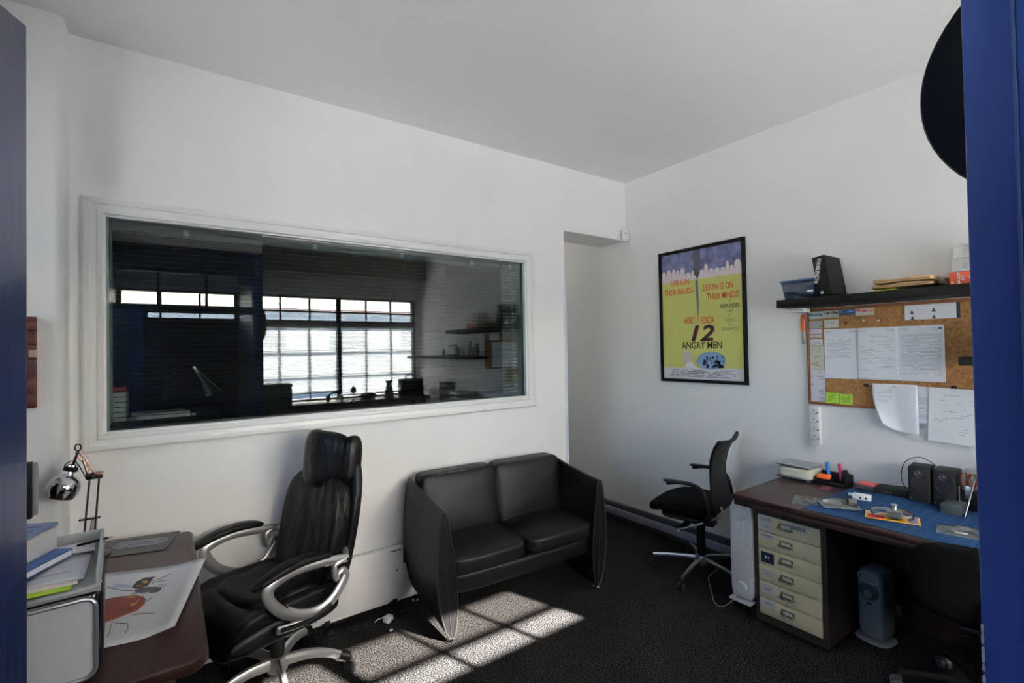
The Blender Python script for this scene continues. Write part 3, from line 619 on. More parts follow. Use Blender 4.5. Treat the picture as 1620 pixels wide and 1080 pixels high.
# orange-handled tool and bracket by the board
to = wall_thing('box_cutter', 'orange-handled cutter hanging at the left edge of the cork board', 'tool', 1.492, 1.60)
MB().cush((0, -.012, .14), (.013, .008, .058), p=3, n=8).build('handle', mat('orange_red_plastic', (.65, .11, .02), .4), to)
MB().box(-.010, .014, -.010, -.004, .0, .085).build('blade_guard', steel, to, bev=.002)
MB().tube([(.012, -.014, .16), (.016, -.014, .03), (.014, -.014, -.12)], .0022, 6).build('cord', mat('pale_cord', (.75, .75, .72), .4), to)
# power strip
ps = wall_thing('power_strip', 'white four-gang socket strip screwed to the wall below the cork board', 'socket strip', 1.428, .948)
MB().box(-.030, .030, -.036, -.001, 0, .250).build('body', white_pl, ps, bev=.006)
for k in range(4):
    z = .045 + k * .055
    mb = MB(); mb.box(-.005, -.001, -.037, -.0355, z + .008, z + .019); mb.box(-.016, -.010, -.037, -.0355, z - .010, z - .006); mb.box(.004, .010, -.037, -.0355, z - .010, z - .006); mb.build('socket', black_pl, ps, smooth=False)
    MB().box(.016, .023, -.039, -.0355, z - .006, z + .006).build('switch', mat('switch_black', (.03, .03, .03), .4), ps, bev=.001)
MB().tube(spline([(-.002, -.018, 0), (-.004, -.018, -.03), (.004, -.03, -.10), (.02, -.012, -.12), (.03, -.006, -.150)], 5), .0035, 8).build('cable', white_pl, ps)
# black disc behind the jamb
dc = thing('round_disc', 'large round black disc half hidden behind the right blue door jamb', 'disc', (.853, .042, 1.927))
mb = MB(); mb.lathe([(.0, .030), (.07, .030), (.12, .024), (.155, .012), (.168, .002), (.170, -.001), (.168, -.004), (.15, .004), (.10, .018), (.0, .022)], axis='x', n=64, cap=False)
mb.build('dome', mat('black_lacquer', (.010, .010, .011), .38), dc)
MB().lathe([(.012, .028), (.012, .045), (.006, .05)], axis='x', n=16).build('knob', matte_black, dc)
# ================================================================== RIGHT DESK AND WHAT IS ON / UNDER IT
DZ = .745
dk = thing('desk', 'dark mahogany desk along the right wall with an open kneehole', 'desk', (3.03, .65, 0))
MB().box(-.38, .40, -.87, .92, DZ - .03, DZ).build('desk_top', mahog, dk, bev=.008, seg=3)
MB().box(-.372, .38, -.86, .908, DZ - .060, DZ - .030).build('under_rail', darkwood, dk, bev=.003)
MB().box(.36, .385, -.84, .885, 0, DZ - .06).build('back_panel', darkwood, dk, bev=.002)
MB().box(-.30, .36, -.86, -.82, 0, DZ - .06).build('end_panel', darkwood, dk, bev=.002)
MB().box(.30, .36, .885, .905, 0, DZ - .06).build('end_panel', darkwood, dk, bev=.002)
# drawer cabinet, front faces -X : local frame of wall things
dc2 = wall_thing('drawer_cabinet', 'dark cabinet with six cream drawers under the left end of the mahogany desk', 'drawer cabinet', 1.315, 0, x=2.77)
cw = .19
MB().box(-cw, cw, .012, .42, .02, .668).build('carcass', mat('brown_black_steel', (.030, .020, .016), .5, bump=.05), dc2, bev=.003)
MB().box(-cw, cw, 0, .012, .632, .668).box(-cw, -cw + .024, 0, .012, .062, .632).box(cw - .024, cw, 0, .012, .062, .632).box(-cw, cw, 0, .012, .02, .062).build('front_frame', mat('brown_black_steel', (.03, .02, .016), .5), dc2, smooth=False)
MB().box(-cw + .01, cw - .01, .02, .40, 0, .02).build('plinth', matte_black, dc2, smooth=False)
cream = mat('cream_enamel', (.66, .58, .36), .45, bump=.03, bscale=40, var=.04, vscale=6)
lab_w = mat('label_paper', (.55, .53, .52), .7)
tagm = [[(-.150, -.085, .050, .088, 'POLYTIPE', .016), (-.150, -.090, .010, .045, '1:6 PLUS', .013), (.012, .100, .048, .082, 'RADIUS', .024)], [(-.150, -.080, .055, .090, 'SCREWDRIVERS', .010)], [(-.150, -.078, .012, .072, None, 0)],
        [(-.145, -.090, .028, .068, 'PAPER', .010)], [(-.155, -.080, .028, .080, 'GLUE', .018)], [(-.155, -.080, .045, .088, 'SPRAYS', .012)]]
for k in range(6):
    z1 = .630 - k * .0945; z0 = z1 - .0905
    d = MB().box(-cw + .026, cw - .026, -.006, .010, z0, z1).build('drawer', cream, dc2, bev=.0015)
    zc = z0 + .052
    MB().box(-.044, .026, -.0085, -.006, zc - .016, zc + .018).build('card_holder', mat('dark_nickel', (.35, .34, .32), .3, metal=1), d, bev=.001)
    MB().box(-.034, .016, -.0092, -.0085, zc - .008, zc + .010).build('card', mat('card_dull', (.62, .57, .40), .6), d, smooth=False)
    hd = MB(); hd.tube([(-.044, -.008, zc + .002), (-.044, -.024, zc - .004), (-.040, -.028, zc - .012), (.022, -.028, zc - .012), (.026, -.024, zc - .004), (.026, -.008, zc + .002)], .0032, 8); hd.build('handle', chrome, d)
    for (x0, x1, a, b, t, s) in tagm[k]:
        lm = lab_w if t else mat('navy_card', (.012, .018, .06), .4)
        MB().box(x0, x1, -.0072, -.006, z0 + a, z0 + b).build('label', lm, d, smooth=False)
        if t: lettering(d, t, red_ink if t == 'GLUE' else (ink if t in ('RADIUS', 'SCREWDRIVERS') else mat('faded_ink', (.16, .15, .2), .7)), s, ((x0 + x1) / 2, -.0075, z0 + (a + b) / 2), sx=.85, bold=.0006 if t == 'RADIUS' else .0002)
        else:
            for sgn in (-1, 1): flat([((x0 + x1) / 2 + sgn * .001, z0 + .044), ((x0 + x1) / 2 + sgn * .013, z0 + .056), ((x0 + x1) / 2 + sgn * .010, z0 + .046), ((x0 + x1) / 2 + sgn * .014, z0 + .036)], -.0076).build('white_mark', paper, d, smooth=False)
# oil filled radiator
rd = wall_thing('oil_radiator', 'white oil-filled electric radiator squeezed between the desk end and the drawer cabinet', 'radiator', 1.577, 0, x=2.755)
off_w = mat('off_white_enamel', (.60, .60, .60), .4)
MB().cush((0, .012, .385), (.066, .016, .275), p=9, n=12).build('end_panel', off_w, rd)
MB().box(-.045, .045, -.0075, -.004, .16, .61).build('raised_strip', off_w, rd, bev=.003)
for z in (.605, .175): MB().lathe([(.034, -.004), (.034, -.020), (.030, -.024), (0, -.024)], c=(.004, 0, z), n=24, axis='y', cap=False).build('knob', off_w, rd)
for x in (-.006, .018): MB().box(x - .007, x + .007, -.010, -.007, .50, .555).build('switch', white_pl, rd, bev=.001)
for k in range(7): MB().cush((0, .055 + k * .05, .37), (.060, .012, .27), p=7, n=8).build('fin', off_w, rd)
MB().box(-.075, .060, -.02, .05, .085, .098).build('foot_plate', off_w, rd, bev=.003)
for x in (-.06, .06): MB().lathe([(.022, x - .008), (.022, x + .008)], c=(0, .015, .05), n=14, axis='x').build('castor', black_pl, rd)
MB().box(-.01, .01, .01, .03, .05, .09).build('castor_fork', black_pl, rd)
MB().tube(spline([(-.02, .0, .12), (-.10, -.03, .03), (-.18, .0, .005), (-.28, .12, .005), (-.40, .28, .005), (-.42, .42, .01)], 5), .0028, 8).build('cable', mat('grey_cable', (.30, .30, .30), .5), rd)
# tower fan heater under the desk
tf = wall_thing('tower_heater', 'slim grey tower fan heater standing in the kneehole of the desk', 'heater', 1.035, 0, x=3.06)
tf.rotation_euler.z -= .12
gp = mat('grey_plastic', (.20, .21, .22), .45)
MB().cush((0, .06, .20), (.062, .075, .185), p=6, n=14, fn=lambda q: (q.x * (1 - .08 * q.z), q.y, q.z)).build('body', gp, tf)
MB().cush((0, .045, .012), (.085, .085, .010), p=3, n=10).build('base', gp, tf)
mb = MB(); mb.tube([(.050 * math.cos(a * PI / 12), -.016, .345 + .028 * math.sin(a * PI / 12)) for a in range(24)], .006, 6, closed=True).build('handle_ring', mat('pale_grey_plastic', (.30, .31, .32), .4), tf)
MB().lathe([(.046, -.012), (.046, -.020), (.040, -.022)], c=(0, 0, .275), n=24, axis='y').build('control_dial', mat('dark_grey_plastic', (.07, .07, .075), .4), tf)
MB().lathe([(.022, -.020), (.020, -.028)], c=(0, 0, .262), n=20, axis='y').build('knob', gp, tf)
MB().box(-.010, .010, -.019, -.014, .205, .214).build('indicator', black_pl, tf, bev=.001)
# cutting mat with grid
def grid_mat():
    m = bpy.data.materials.new('blue_cutting_mat'); m.use_nodes = True; n = m.node_tree; b = n.nodes['Principled BSDF']; b.inputs['Roughness'].default_value = .7; b.inputs['Specular IOR Level'].default_value = .12
    uv = n.nodes.new('ShaderNodeUVMap'); sx = n.nodes.new('ShaderNodeSeparateXYZ'); n.links.new(uv.outputs[0], sx.inputs[0])
    def ma(op, a, v):
        x = n.nodes.new('ShaderNodeMath'); x.operation = op; n.links.new(a, x.inputs[0])
        if isinstance(v, float) or isinstance(v, int): x.inputs[1].default_value = v
        else: n.links.new(v, x.inputs[1])
        return x.outputs[0]
    L = None
    for out_, cnt, w_, st in ((0, 12, .05, .7), (1, 18, .05, .7), (0, 60, .14, .22), (1, 90, .14, .22)):
        f = ma('MULTIPLY', ma('LESS_THAN', ma('FRACT', ma('MULTIPLY', sx.outputs[out_], cnt), 0), w_), st)
        L = f if L is None else ma('MAXIMUM', L, f)
    mx = n.nodes.new('ShaderNodeMix'); mx.data_type = 'RGBA'; mx.inputs['A'].default_value = (.006, .036, .115, 1); mx.inputs['B'].default_value = (.08, .17, .30, 1)
    n.links.new(L, mx.inputs['Factor']); n.links.new(mx.outputs['Result'], b.inputs['Base Color']); return m
gm = grid_mat()
solo(MB().sheet(lambda u, v: (u * .60 - .0, .90 * (v - 1), 0), 1, 1), 'cutting_mat', gm, 'large blue gridded cutting mat lying on the right desk', 'cutting mat', (2.685, 1.20, DZ + .0035), -.015, solid=.003, smooth=False)
# kitchen-type scale
sc_ = wall_thing('weighing_scale', 'cream digital weighing scale with a steel platform at the back corner of the desk', 'scale', 1.49, DZ, x=3.22)
crm = mat('cream_plastic', (.58, .58, .46), .4)
MB().cush((0, .10, .040), (.108, .105, .038), p=5, n=12, fn=lambda q: (q.x * (1 - .9 * (q.z + .03)), q.y * (1 - .8 * (q.z + .03)), q.z)).build('housing', crm, sc_)
MB().box(-.104, .104, .0, .2, .004, .014).build('base_rim', mat('dark_grey_plastic', (.07, .07, .075), .4), sc_, bev=.005)
MB().box(-.105, .105, .0, .185, .082, .090).build('platform', mat('dull_steel', (.60, .60, .58), .3, metal=1), sc_, bev=.004)
for (x, y) in ((-.07, .03), (.07, .03), (-.07, .16), (.07, .16)): MB().cyl((x, y, .05), (x, y, .084), .008, n=10).build('platform_post', black_pl, sc_)
MB().at((-.03, .012, .050), (math.radians(-28), 0, 0)).box(-.04, .04, -.003, .004, -.013, .013).build('display', mat('lcd_grey', (.07, .08, .06), .2), sc_, bev=.002)
MB().at((.05, .010, .048), (math.radians(-28), 0, 0)).box(-.022, .022, -.003, .004, -.010, .010).build('keypad', crm, sc_, bev=.002)
MB().lathe([(.009, 0), (.009, .006)], c=(.085, .012, 0), n=10).build('foot', white_pl, sc_)
# pen organiser
og = wall_thing('desk_organiser', 'black plastic pen organiser tray beside the scale', 'organiser', 1.285, DZ, x=3.30)
MB().box(-.09, .075, -.05, .07, 0, .006).box(-.09, .075, .05, .07, 0, .062).box(-.09, -.084, -.05, .07, 0, .040).box(.069, .075, -.05, .07, 0, .05).box(-.09, .075, -.05, -.044, 0, .022).box(-.01, -.005, -.05, .05, 0, .035).build('tray', black_pl, og, bev=.002)
MB().prism([(.02, 0), (.07, 0), (.07, .03), (.045, .085), (.030, .085)], .03, .07).build('upright_slot', black_pl, og, bev=.002)
for k, (lab, c, y, x, z, tilt) in enumerate((('blue marker pen standing in the black organiser', (.03, .25, .62), 1.335, 3.345, DZ + .065, -.12), ('pink marker pen standing in the black organiser', (.75, .08, .20), 1.268, 3.350, DZ + .065, -.14))):
    pn = wall_thing('marker_pen', lab, 'pen', y, z, x=x); pn.rotation_euler = (0, 0, -PI / 2)
    q = MB().at((0, 0, 0), (0, tilt, 0)); q.lathe([(.010, -.050), (.010, .0), (.0115, .0), (.0115, .052), (.008, .056)], n=16).build('cap', mat('marker%d' % k, c, .35), pn)
on = wall_thing('sticky_pad', 'orange sticky pad lying in the front of the black organiser', 'sticky note', 1.335, DZ + .036, x=3.285)
MB().at((0, 0, 0), (.45, 0, 0)).box(-.035, .035, -.02, .02, 0, .010).build('pad', mat('fluor_orange', (.95, .16, .03), .6), on, bev=.001)
solo(MB().box(-.05, .05, -.03, .03, 0, .0015), 'printed_card', mat('red_blue_card', (.16, .05, .07), .3, var=.8, vscale=40), 'small red and blue glossy card lying on the desk in front of the organiser', 'card', (3.17, 1.28, DZ + .0005), .1, smooth=False)
pb = wall_thing('note_holder', 'clear box of pink sticky notes behind the cutting mat', 'note box', 1.12, DZ, x=3.30)
MB().box(-.04, .04, -.035, .035, 0, .036).build('clear_tub', thin_glass('frosted_plastic', refl=.05, tint=(.8, .8, .82), haze=.45, hazecol=(.75, .72, .75)), pb, bev=.003)
MB().box(-.030, .050, -.030, .030, .036, .046).build('notes', mat('fluor_pink', (.90, .14, .14), .6), pb, bev=.001)
rt = wall_thing('router', 'low black router box with a cloth over it, left of the two speakers', 'router', .995, DZ, x=3.33)
MB().cush((0, 0, .022), (.085, .055, .022), p=5, n=10, fn=lambda q: (q.x, q.y, q.z * (1 + .15 * math.sin(q.x * 40)))).build('body', black_pl, rt)
for k in range(5): MB().box(-.07 + k * .016, -.060 + k * .016, -.0565, -.054, .010, .026).build('port', mat('port_grey', (.05, .05, .05), .3), rt, smooth=False)
for k, (y, lab, a) in enumerate(((.862, 'black two-way desktop speaker, the left one of the pair', .10), (.762, 'black two-way desktop speaker, the right one next to the pliers holder', .02))):
    s_ = wall_thing('speaker', lab, 'speaker', y, DZ, x=3.25); s_.rotation_euler.z += a
    MB().box(-.047, .047, 0, .14, 0, .19).build('cabinet', mat('speaker_black', (.006, .006, .0065), .6, bump=.05, bscale=200), s_, bev=.008, seg=3)
    MB().lathe([(.032, -.001), (.034, -.004), (.031, -.004), (.024, .006), (.010, .010), (.009, .006), (0, .005)], c=(0, 0, .105), n=32, axis='y', cap=False).build('woofer', mat('woofer_grey', (.03, .03, .031), .35), s_)
    MB().lathe([(.017, -.001), (.018, -.003), (.012, .002), (.006, -.001), (0, -.003)], c=(0, 0, .158), n=24, axis='y', cap=False).build('tweeter', mat('tweeter_grey', (.10, .10, .104), .3), s_)
    MB().lathe([(.003, -.001), (.003, -.004)], c=(-.034, 0, .022), n=8, axis='y').build('volume_knob', steel, s_)
cbm = wall_thing('speaker_cable', 'thin black cable looping up behind the two speakers', 'cable', .93, DZ, x=3.33)
MB().tube(spline([(-.01, 0, .04), (-.035, .01, .10), (-.02, .02, .185), (.04, .02, .225), (.10, .02, .205), (.135, .03, .160)], 6), .0022, 6).build('cord', black_pl, cbm)
gb = wall_thing('metal_tin', 'grey painted metal tin on the mat in front of the speakers', 'tin', .712, DZ + .004, x=3.13)
MB().box(-.037, .037, 0, .115, 0, .045).build('body', mat('slate_metal', (.06, .078, .085), .45), gb, bev=.003)
MB().box(-.0385, .0385, -.0015, .1165, .036, .048).build('lid', mat('slate_metal_lid', (.08, .10, .105), .45), gb, bev=.002)
# holder with pliers and tools
th = wall_thing('tool_holder', 'black holder crammed with pliers beside the right speaker', 'tool holder', .675, DZ, x=3.30)
MB().box(-.035, .035, -.02, .05, 0, .10).build('holder', black_pl, th, bev=.003)
MB().box(-.012, .012, -.024, -.0205, .06, .125).build('steel_square', mat('dull_steel', (.60, .60, .58), .3, metal=1), th, bev=.001)
MB().tube([(-.034, -.024, .12), (-.034, -.024, .05), (-.02, -.024, .03)], .004, 8).build('bent_rod', steel, th)
for k, (x, c) in enumerate(((-.020, (.22, .06, .02)), (.012, (.24, .07, .02)), (.040, (.6, .05, .05)))):
    pl_ = wall_thing('pliers', ['brown-handled pliers sticking up nearest the speakers', 'brown-handled pliers in the middle of the tool holder', 'red-handled pliers lying over the edge of the tool holder'][k], 'pliers', .675 - x, DZ + .10, x=3.31)
    hm = mat('plier_grip%d' % k, c, .4)
    for sgn in (-1, 1): MB().tube(spline([(sgn * .002, 0, 0), (sgn * .010, 0, .03), (sgn * .013, 0, .06), (sgn * .006, 0, .085)], 4), [.004] * 4 + [.0058] * 9, 8).build('handle', hm, pl_)
    MB().cyl((0, -.004, -.002), (0, .004, -.002), .009, n=12).build('pivot', steel, pl_)
sw = wall_thing('craft_knife', 'slim silver craft knife leaning against the tool holder', 'knife', .655, DZ + .004, x=3.10)
MB().at((0, 0, 0), (-.55, .12, 0)).tube([(0, 0, .004), (0, 0, .02), (0, 0, .06), (0, 0, .20)], [.001, .002, .0032, .0032], 10).build('handle', mat('dark_steel', (.20, .21, .21), .35, metal=1), sw)
MB().at((0, 0, 0), (-.55, .12, 0)).tube([(0, 0, .20), (0, 0, .225)], [.004, .003], 10).build('end_cap', mat('green_plastic', (.03, .18, .09), .4), sw)
# packages
film = thin_glass('clear_bag_film', refl=.10, tint=(.86, .88, .88), rough=.12, haze=.22, hazecol=(.6, .62, .62))
def bag(name, label, loc, rz, w_, d_, content, inner, seed, hgt=.018):
    t = thing(name, label, 'packet', loc, rz)
    rr = random.Random(seed); a, b = rr.random() * 6, rr.random() * 6
    MB().sheet(lambda u, v: ((u - .5) * w_ * (1 + .05 * math.sin(v * 9 + a)), (v - .5) * d_ * (1 + .05 * math.sin(u * 8 + b)), .003 + hgt * (math.sin(PI * u) * math.sin(PI * v)) ** .6 + .003 * math.sin(u * 22 + a) * math.sin(v * 19 + b) * math.sin(PI * u)), 14, 14).build('bag', film, t)
    MB().box(-w_ / 2, w_ / 2, -d_ / 2, d_ / 2, 0, .0012).build('backing', inner, t, smooth=False)
    content(t); return t
grey_in = mat('packet_grey', (.20, .22, .21), .5, var=.5, vscale=30)
bag('zip_bag', 'flat grey zip bag with brown bits at the front left of the desk', (2.83, 1.245, DZ + .001), .35, .17, .12, lambda t: [MB().cush((x, y, .008), (.022, .014, .005), p=3, n=5).build('part', mat('packet_brown', (.20, .11, .06), .5), t) for x, y in ((-.03, 0), (.02, .015), (.04, -.02))], grey_in, 1, .010)
def c2(t):
    MB().cush((-.03, 0, .014), (.045, .035, .011), p=2.5, n=7).build('white_part', white_pl, t)
    MB().lathe([(.020, -.018), (.020, .018), (.012, .018), (.012, -.018)], c=(.055, -.01, .022), n=18, axis='x').build('ring_part', mat('grey_ring', (.10, .10, .10), .4), t)
    MB().box(.00, .05, .02, .045, .012, .016).build('green_tab', mat('bright_green', (.20, .62, .06), .5), t, smooth=False)
bag('zip_bag', 'clear bag with white parts and a green tab on the left edge of the mat', (2.86, 1.095, DZ + .009), -.95, .17, .12, c2, mat('packet_white', (.45, .48, .46), .5, var=.2, vscale=30), 2, .030)
def c3(t): 
    for x, y, a in ((-.03, .01, .3), (.03, -.01, -.2)): MB().at((x, y, .010), (0, .1, a)).box(-.03, .03, -.022, .022, -.002, .002).build('white_card', white_pl, t, bev=.001)
bag('zip_bag', 'clear bag with white cards on the near right end of the mat', (2.87, .615, DZ + .006), .2, .13, .17, c3, mat('packet_pale', (.40, .44, .42), .5, var=.3, vscale=30), 3, .022)
bl = thing('blister_pack', 'red and yellow blister card holding a grey bottle-shaped part on the mat', 'packet', (2.85, .865, DZ + .009), -1.27)
MB().box(-.105, .105, -.062, .062, 0, .002).build('backing_card', mat('yellow_card', (.75, .42, .06), .5), bl, bev=.0005)
MB().box(-.095, -.03, -.055, .0, .002, .0026).build('red_print', mat('red_print', (.60, .04, .03), .5), bl, smooth=False)
MB().box(.06, .098, -.055, .055, .002, .0026).build('text_print', mat('mauve_print', (.30, .22, .35), .5, var=.6, vscale=90), bl, smooth=False)
MB().box(-.095, -.045, .01, .055, .002, .0026).build('white_print', paper, bl, smooth=False)
MB().cush((.01, .0, .018), (.032, .040, .016), p=3.5, n=9).build('grey_part', mat('grey_part', (.25, .25, .21), .35), bl)
MB().lathe([(.012, 0), (.012, .022), (.015, .024), (.015, .032), (.010, .034)], c=(.01, .03, .026), n=16).build('threaded_neck', mat('dull_steel', (.60, .60, .58), .3, metal=1), bl)
MB().cush((.0, 0, .018), (.085, .052, .022), p=3, n=8).build('blister', thin_glass('blister_film', refl=.06, tint=(.95, .95, .95)), bl)
ad = thing('adaptor', 'small white plug adaptor with two slots lying on the mat', 'adaptor', (3.075, 1.065, DZ + .005), -1.35)
MB().box(-.042, .042, -.024, .024, 0, .028).build('body', white_pl, ad, bev=.004)
MB().cyl((-.042, .005, .016), (-.062, .005, .016), .009, n=12).build('barrel', white_pl, ad)
for x in (-.005, .02): MB().box(x - .004, x + .004, -.0248, -.0238, .008, .019).build('slot', black_pl, ad, smooth=False)
# things on the desk further along, seen in the glass
for k in range(5):
    t = thing('letter_tray', ['lowest', 'second lowest', 'middle', 'second highest', 'topmost'][k] + ' cream letter tray in the desk stack mirrored in the glass', 'tray', (3.24, .28, DZ + k * .062), 0, 'stack of letter trays')
    MB().box(-.12, .16, -.13, .13, 0, .006).box(-.12, .16, -.13, -.126, 0, .05).box(-.12, .16, .126, .13, 0, .05).box(.154, .16, -.13, .13, 0, .05).box(-.12, -.115, -.13, .13, 0, .045).build('tray', mat('cream_tray', (.62, .60, .50), .5), t, bev=.001)
mn = thing('monitor', 'black flat monitor on the far end of the desk, mirrored in the glass', 'monitor', (3.20, -.05, DZ), -.2)
MB().box(-.02, .0, -.17, .17, .10, .42).build('screen', black_pl, mn, bev=.004); MB().box(-.01, .02, -.02, .02, 0, .14).build('stem', black_pl, mn); MB().cush((0, 0, .008), (.08, .10, .008), p=4, n=6).build('foot', black_pl, mn)
for k, (y, w_, hh, c) in enumerate(((.60, .05, .16, (.20, .20, .21)), (.50, .07, .11, (.30, .28, .25)), (.38, .02, .20, (.03, .03, .03)), (.22, .05, .09, (.45, .44, .42)), (.06, .06, .12, (.12, .14, .16)), (-.12, .14, .16, (.05, .05, .06)), (-.35, .04, .10, (.10, .10, .10)))):
    t = thing('shelf_ornament', ['grey jar', 'squat beige tin', 'thin black picture frame', 'cream pot', 'slate mug', 'wide dark picture frame', 'small black pot'][k] + ' on the short shelf, mirrored in the glass', 'ornament', (3.30, y, 1.525))
    if k in (2, 5): MB().at((0, 0, 0), (0, .15, 0)).box(-.008, .008, -w_, w_, 0, hh).build('frame', mat('orn%d' % k, c, .5), t, bev=.003); MB().at((0, 0, 0), (0, .15, 0)).box(-.0095, -.008, -w_ * .8, w_ * .8, .02, hh - .02).build('picture', mat('orn_pic', (.30, .36, .38), .4), t, smooth=False)
    else: MB().lathe([(w_ * .5, 0), (w_ * .62, hh * .3), (w_ * .55, hh * .75), (w_ * .4, hh * .85), (w_ * .48, hh)], n=20).build('body', mat('orn%d' % k, c, .4), t)
# bench below the shop window
bn = thing('bench', 'long dark work bench below the shop window, mirrored in the glass', 'bench', (2.0, -1.17, 0))
MB().box(-1.05, 1.35, -.26, .26, .86, .90).build('bench_top', darkwood, bn, bev=.004)
for x in (-.95, 1.25):
    for y in (-.2, .2): MB().box(x - .03, x + .03, y - .03, y + .03, 0, .86).build('leg', darkwood, bn, bev=.003)
pt = thing('printer', 'boxy dark grey printer on the bench nearest the door, mirrored in the glass', 'printer', (1.15, -1.16, .90))
MB().box(-.20, .20, -.18, .18, 0, .24).build('body', mat('printer_grey', (.06, .07, .085), .4), pt, bev=.02); MB().box(-.205, .205, -.185, .185, .24, .30).build('lid', mat('printer_lid', (.04, .045, .055), .4), pt, bev=.02); MB().box(-.14, .14, .18, .26, .05, .06).build('paper_tray', mat('printer_grey', (.06, .07, .085), .4), pt)
vs = thing('vase', 'tall waisted grey vase on the bench, mirrored in the glass', 'vase', (2.75, -1.12, .90)); MB().lathe([(.075, 0), (.07, .06), (.045, .16), (.035, .21), (.055, .26), (.050, .26), (.03, .21)], n=24, cap=False).build('body', mat('vase_grey', (.15, .15, .13), .4), vs)
hb = thing('handbag', 'black bag with twin handles at the corner end of the mirrored bench', 'bag', (3.12, -1.15, .90)); MB().box(-.19, .19, -.06, .06, 0, .27).build('body', leather('bag_leather', wr=.2), hb, bev=.01)
for y in (-.04, .04): MB().tube(spline([(-.08, y, .26), (-.04, y, .33), (.04, y, .33), (.08, y, .26)], 5), .008, 6).build('handle', matte_black, hb)
cp = thing('cap', 'flat black cap lying on the bench beside the vase, mirrored in the glass', 'cap', (2.42, -1.10, .90)); MB().cush((0, 0, .05), (.12, .11, .05), p=2.2, n=8, fn=lambda q: (q.x, q.y, max(q.z, -.045))).build('crown', matte_black, cp); MB().cush((-.10, .06, .012), (.09, .07, .006), p=2.2, n=6).build('peak', matte_black, cp)
orn = thing('figurine', 'small brown spade-shaped figurine on a stem on the bench, mirrored in the glass', 'figurine', (2.20, -1.10, .90)); MB().lathe([(.035, 0), (.03, .01), (.008, .02), (.008, .10), (.045, .12), (.04, .16), (.0, .22)], n=16, cap=False).build('body', mat('fig_brown', (.07, .045, .03), .5), orn)
hp = thing('headphones', 'dark blue headphones on the bench before the window mullion, mirrored in the glass', 'headphones', (1.93, -1.10, .90)); MB().tube([(.09 * math.cos(a * PI / 10), 0, .05 + .08 * math.sin(a * PI / 10)) for a in range(11)], .012, 8).build('band', matte_black, hp)
for x in (-.09, .09): MB().lathe([(.045, -.02), (.045, .02)], c=(x, 0, .05), n=16, axis='x').build('ear_cup', mat('navy_plastic', (.02, .03, .06), .4), hp)
# ================================================================== SOFA
black_leather = leather('black_leather', wr=.35, ws=11)
sofa_leather = leather('sofa_leather', col=(.0045, .0045, .005), rough=.44, wr=.22, ws=8)
piping = mat('piping_leather', (.02, .02, .02), .3)
sf = thing('sofa', 'black leather two-seat sofa with high slab arms against the back wall', 'sofa', (1.800, 2.655, 0), math.radians(-3.3))
def arm_mesh(sgn):
    mb = MB(); ny, nz = 14, 18; front, back = -.30, .235
    def xs(t, fy): # lens half thickness along height
        return (.010 + .046 * math.sin(PI * min(1, max(0, t)) ** .8) ** .8)
    def ztop(y): return .715 + .075 * ((y - front) / (back - front)) ** 1.3
    ring = []
    for j in range(ny + 1):
        fy = j / ny; y = front + (back - front) * fy
        edge = 1 - .0 * fy
        row = []
        zt = ztop(y); zb = .025 + .05 * fy
        for k in range(nz + 1):
            t = k / nz; row.append((1, t))
        prof_ = [(sgn * (.565 - (.035 * (1 - t) ** 2)) + sgn * xs(t, fy), zb + (zt - zb) * t) for t in [k / nz for k in range(nz + 1)]]
        prof_ += [(sgn * (.565 - (.035 * (1 - t) ** 2)) - sgn * xs(t, fy), zb + (zt - zb) * t) for t in [k / nz for k in range(nz, -1, -1)]]
        ring.append([mb.pt((x, y, z)) for x, z in prof_])
    m_ = len(ring[0])
    for a, b_ in zip(ring, ring[1:]):
        for k in range(m_): mb.f.append([a[k], a[(k + 1) % m_], b_[(k + 1) % m_], b_[k]])
    for r_ in (ring[0], ring[-1]):
        for k in range(nz): mb.f.append([r_[k], r_[k + 1], r_[m_ - 2 - k], r_[m_ - 1 - k]])
    fr_ = [Vector(mb.v[i]) for i in ring[0]]
    return mb, fr_
for sgn in (-1, 1):
    mb, fr_ = arm_mesh(sgn)
    a_ = mb.build('arm', sofa_leather, sf, ang=50)
    MB().tube([p + Vector((0, -.002, 0)) for p in fr_], .0045, 6, closed=True).build('piping', piping, a_)
    mid = [Vector(((fr_[k].x + fr_[len(fr_) - 1 - k].x) / 2, -.302, fr_[k].z)) for k in range(19)]
    MB().tube(mid, .0022, 6).build('seam', piping, a_)
    for y in (-.275, .24): MB().lathe([(.022, 0), (.022, .008), (.010, .012), (.010, .045)], c=(sgn * .535, y, 0), n=14).build('foot', chrome, sf)
MB().cush((0, -.01, .285), (.525, .265, .062), p=8, n=14).build('base_rail', sofa_leather, sf)
def seatf(q):
    puff = .022 * max(0, 1 - (abs(q.x) / .26) ** 3) * max(0, 1 - (abs(q.y) / .25) ** 3)
    return (q.x, q.y, q.z + (puff if q.z > 0 else 0))
for x in (-.262, .262):
    c_ = MB().cush((x, -.045, .395), (.262, .265, .055), p=6, n=16, fn=seatf).build('seat_cushion', sofa_leather, sf)
def backf(q):
    puff = .018 * max(0, 1 - (abs(q.x) / .27) ** 3) * max(0, 1 - (abs(q.z) / .19) ** 3)
    return (q.x, q.y - (puff if q.y < 0 else 0) + (q.z) * .16, q.z)
for x in (-.268, .268):
    c_ = MB().cush((x, .145, .625), (.268, .070, .200), p=11, n=18, fn=backf).build('back_cushion', sofa_leather, sf)
    ring_ = []
    for k in range(40):
        a = 2 * PI * k / 40; ca, sa = math.cos(a), math.sin(a); d = (abs(ca) ** 7 + abs(sa) ** 7) ** (1 / 7)
        X_, Z_ = ca / d * .262, sa / d * .194; ring_.append((x + X_, .085 + Z_ * .16, .625 + Z_))
    MB().tube(ring_, .004, 6, closed=True).build('piping', piping, c_)
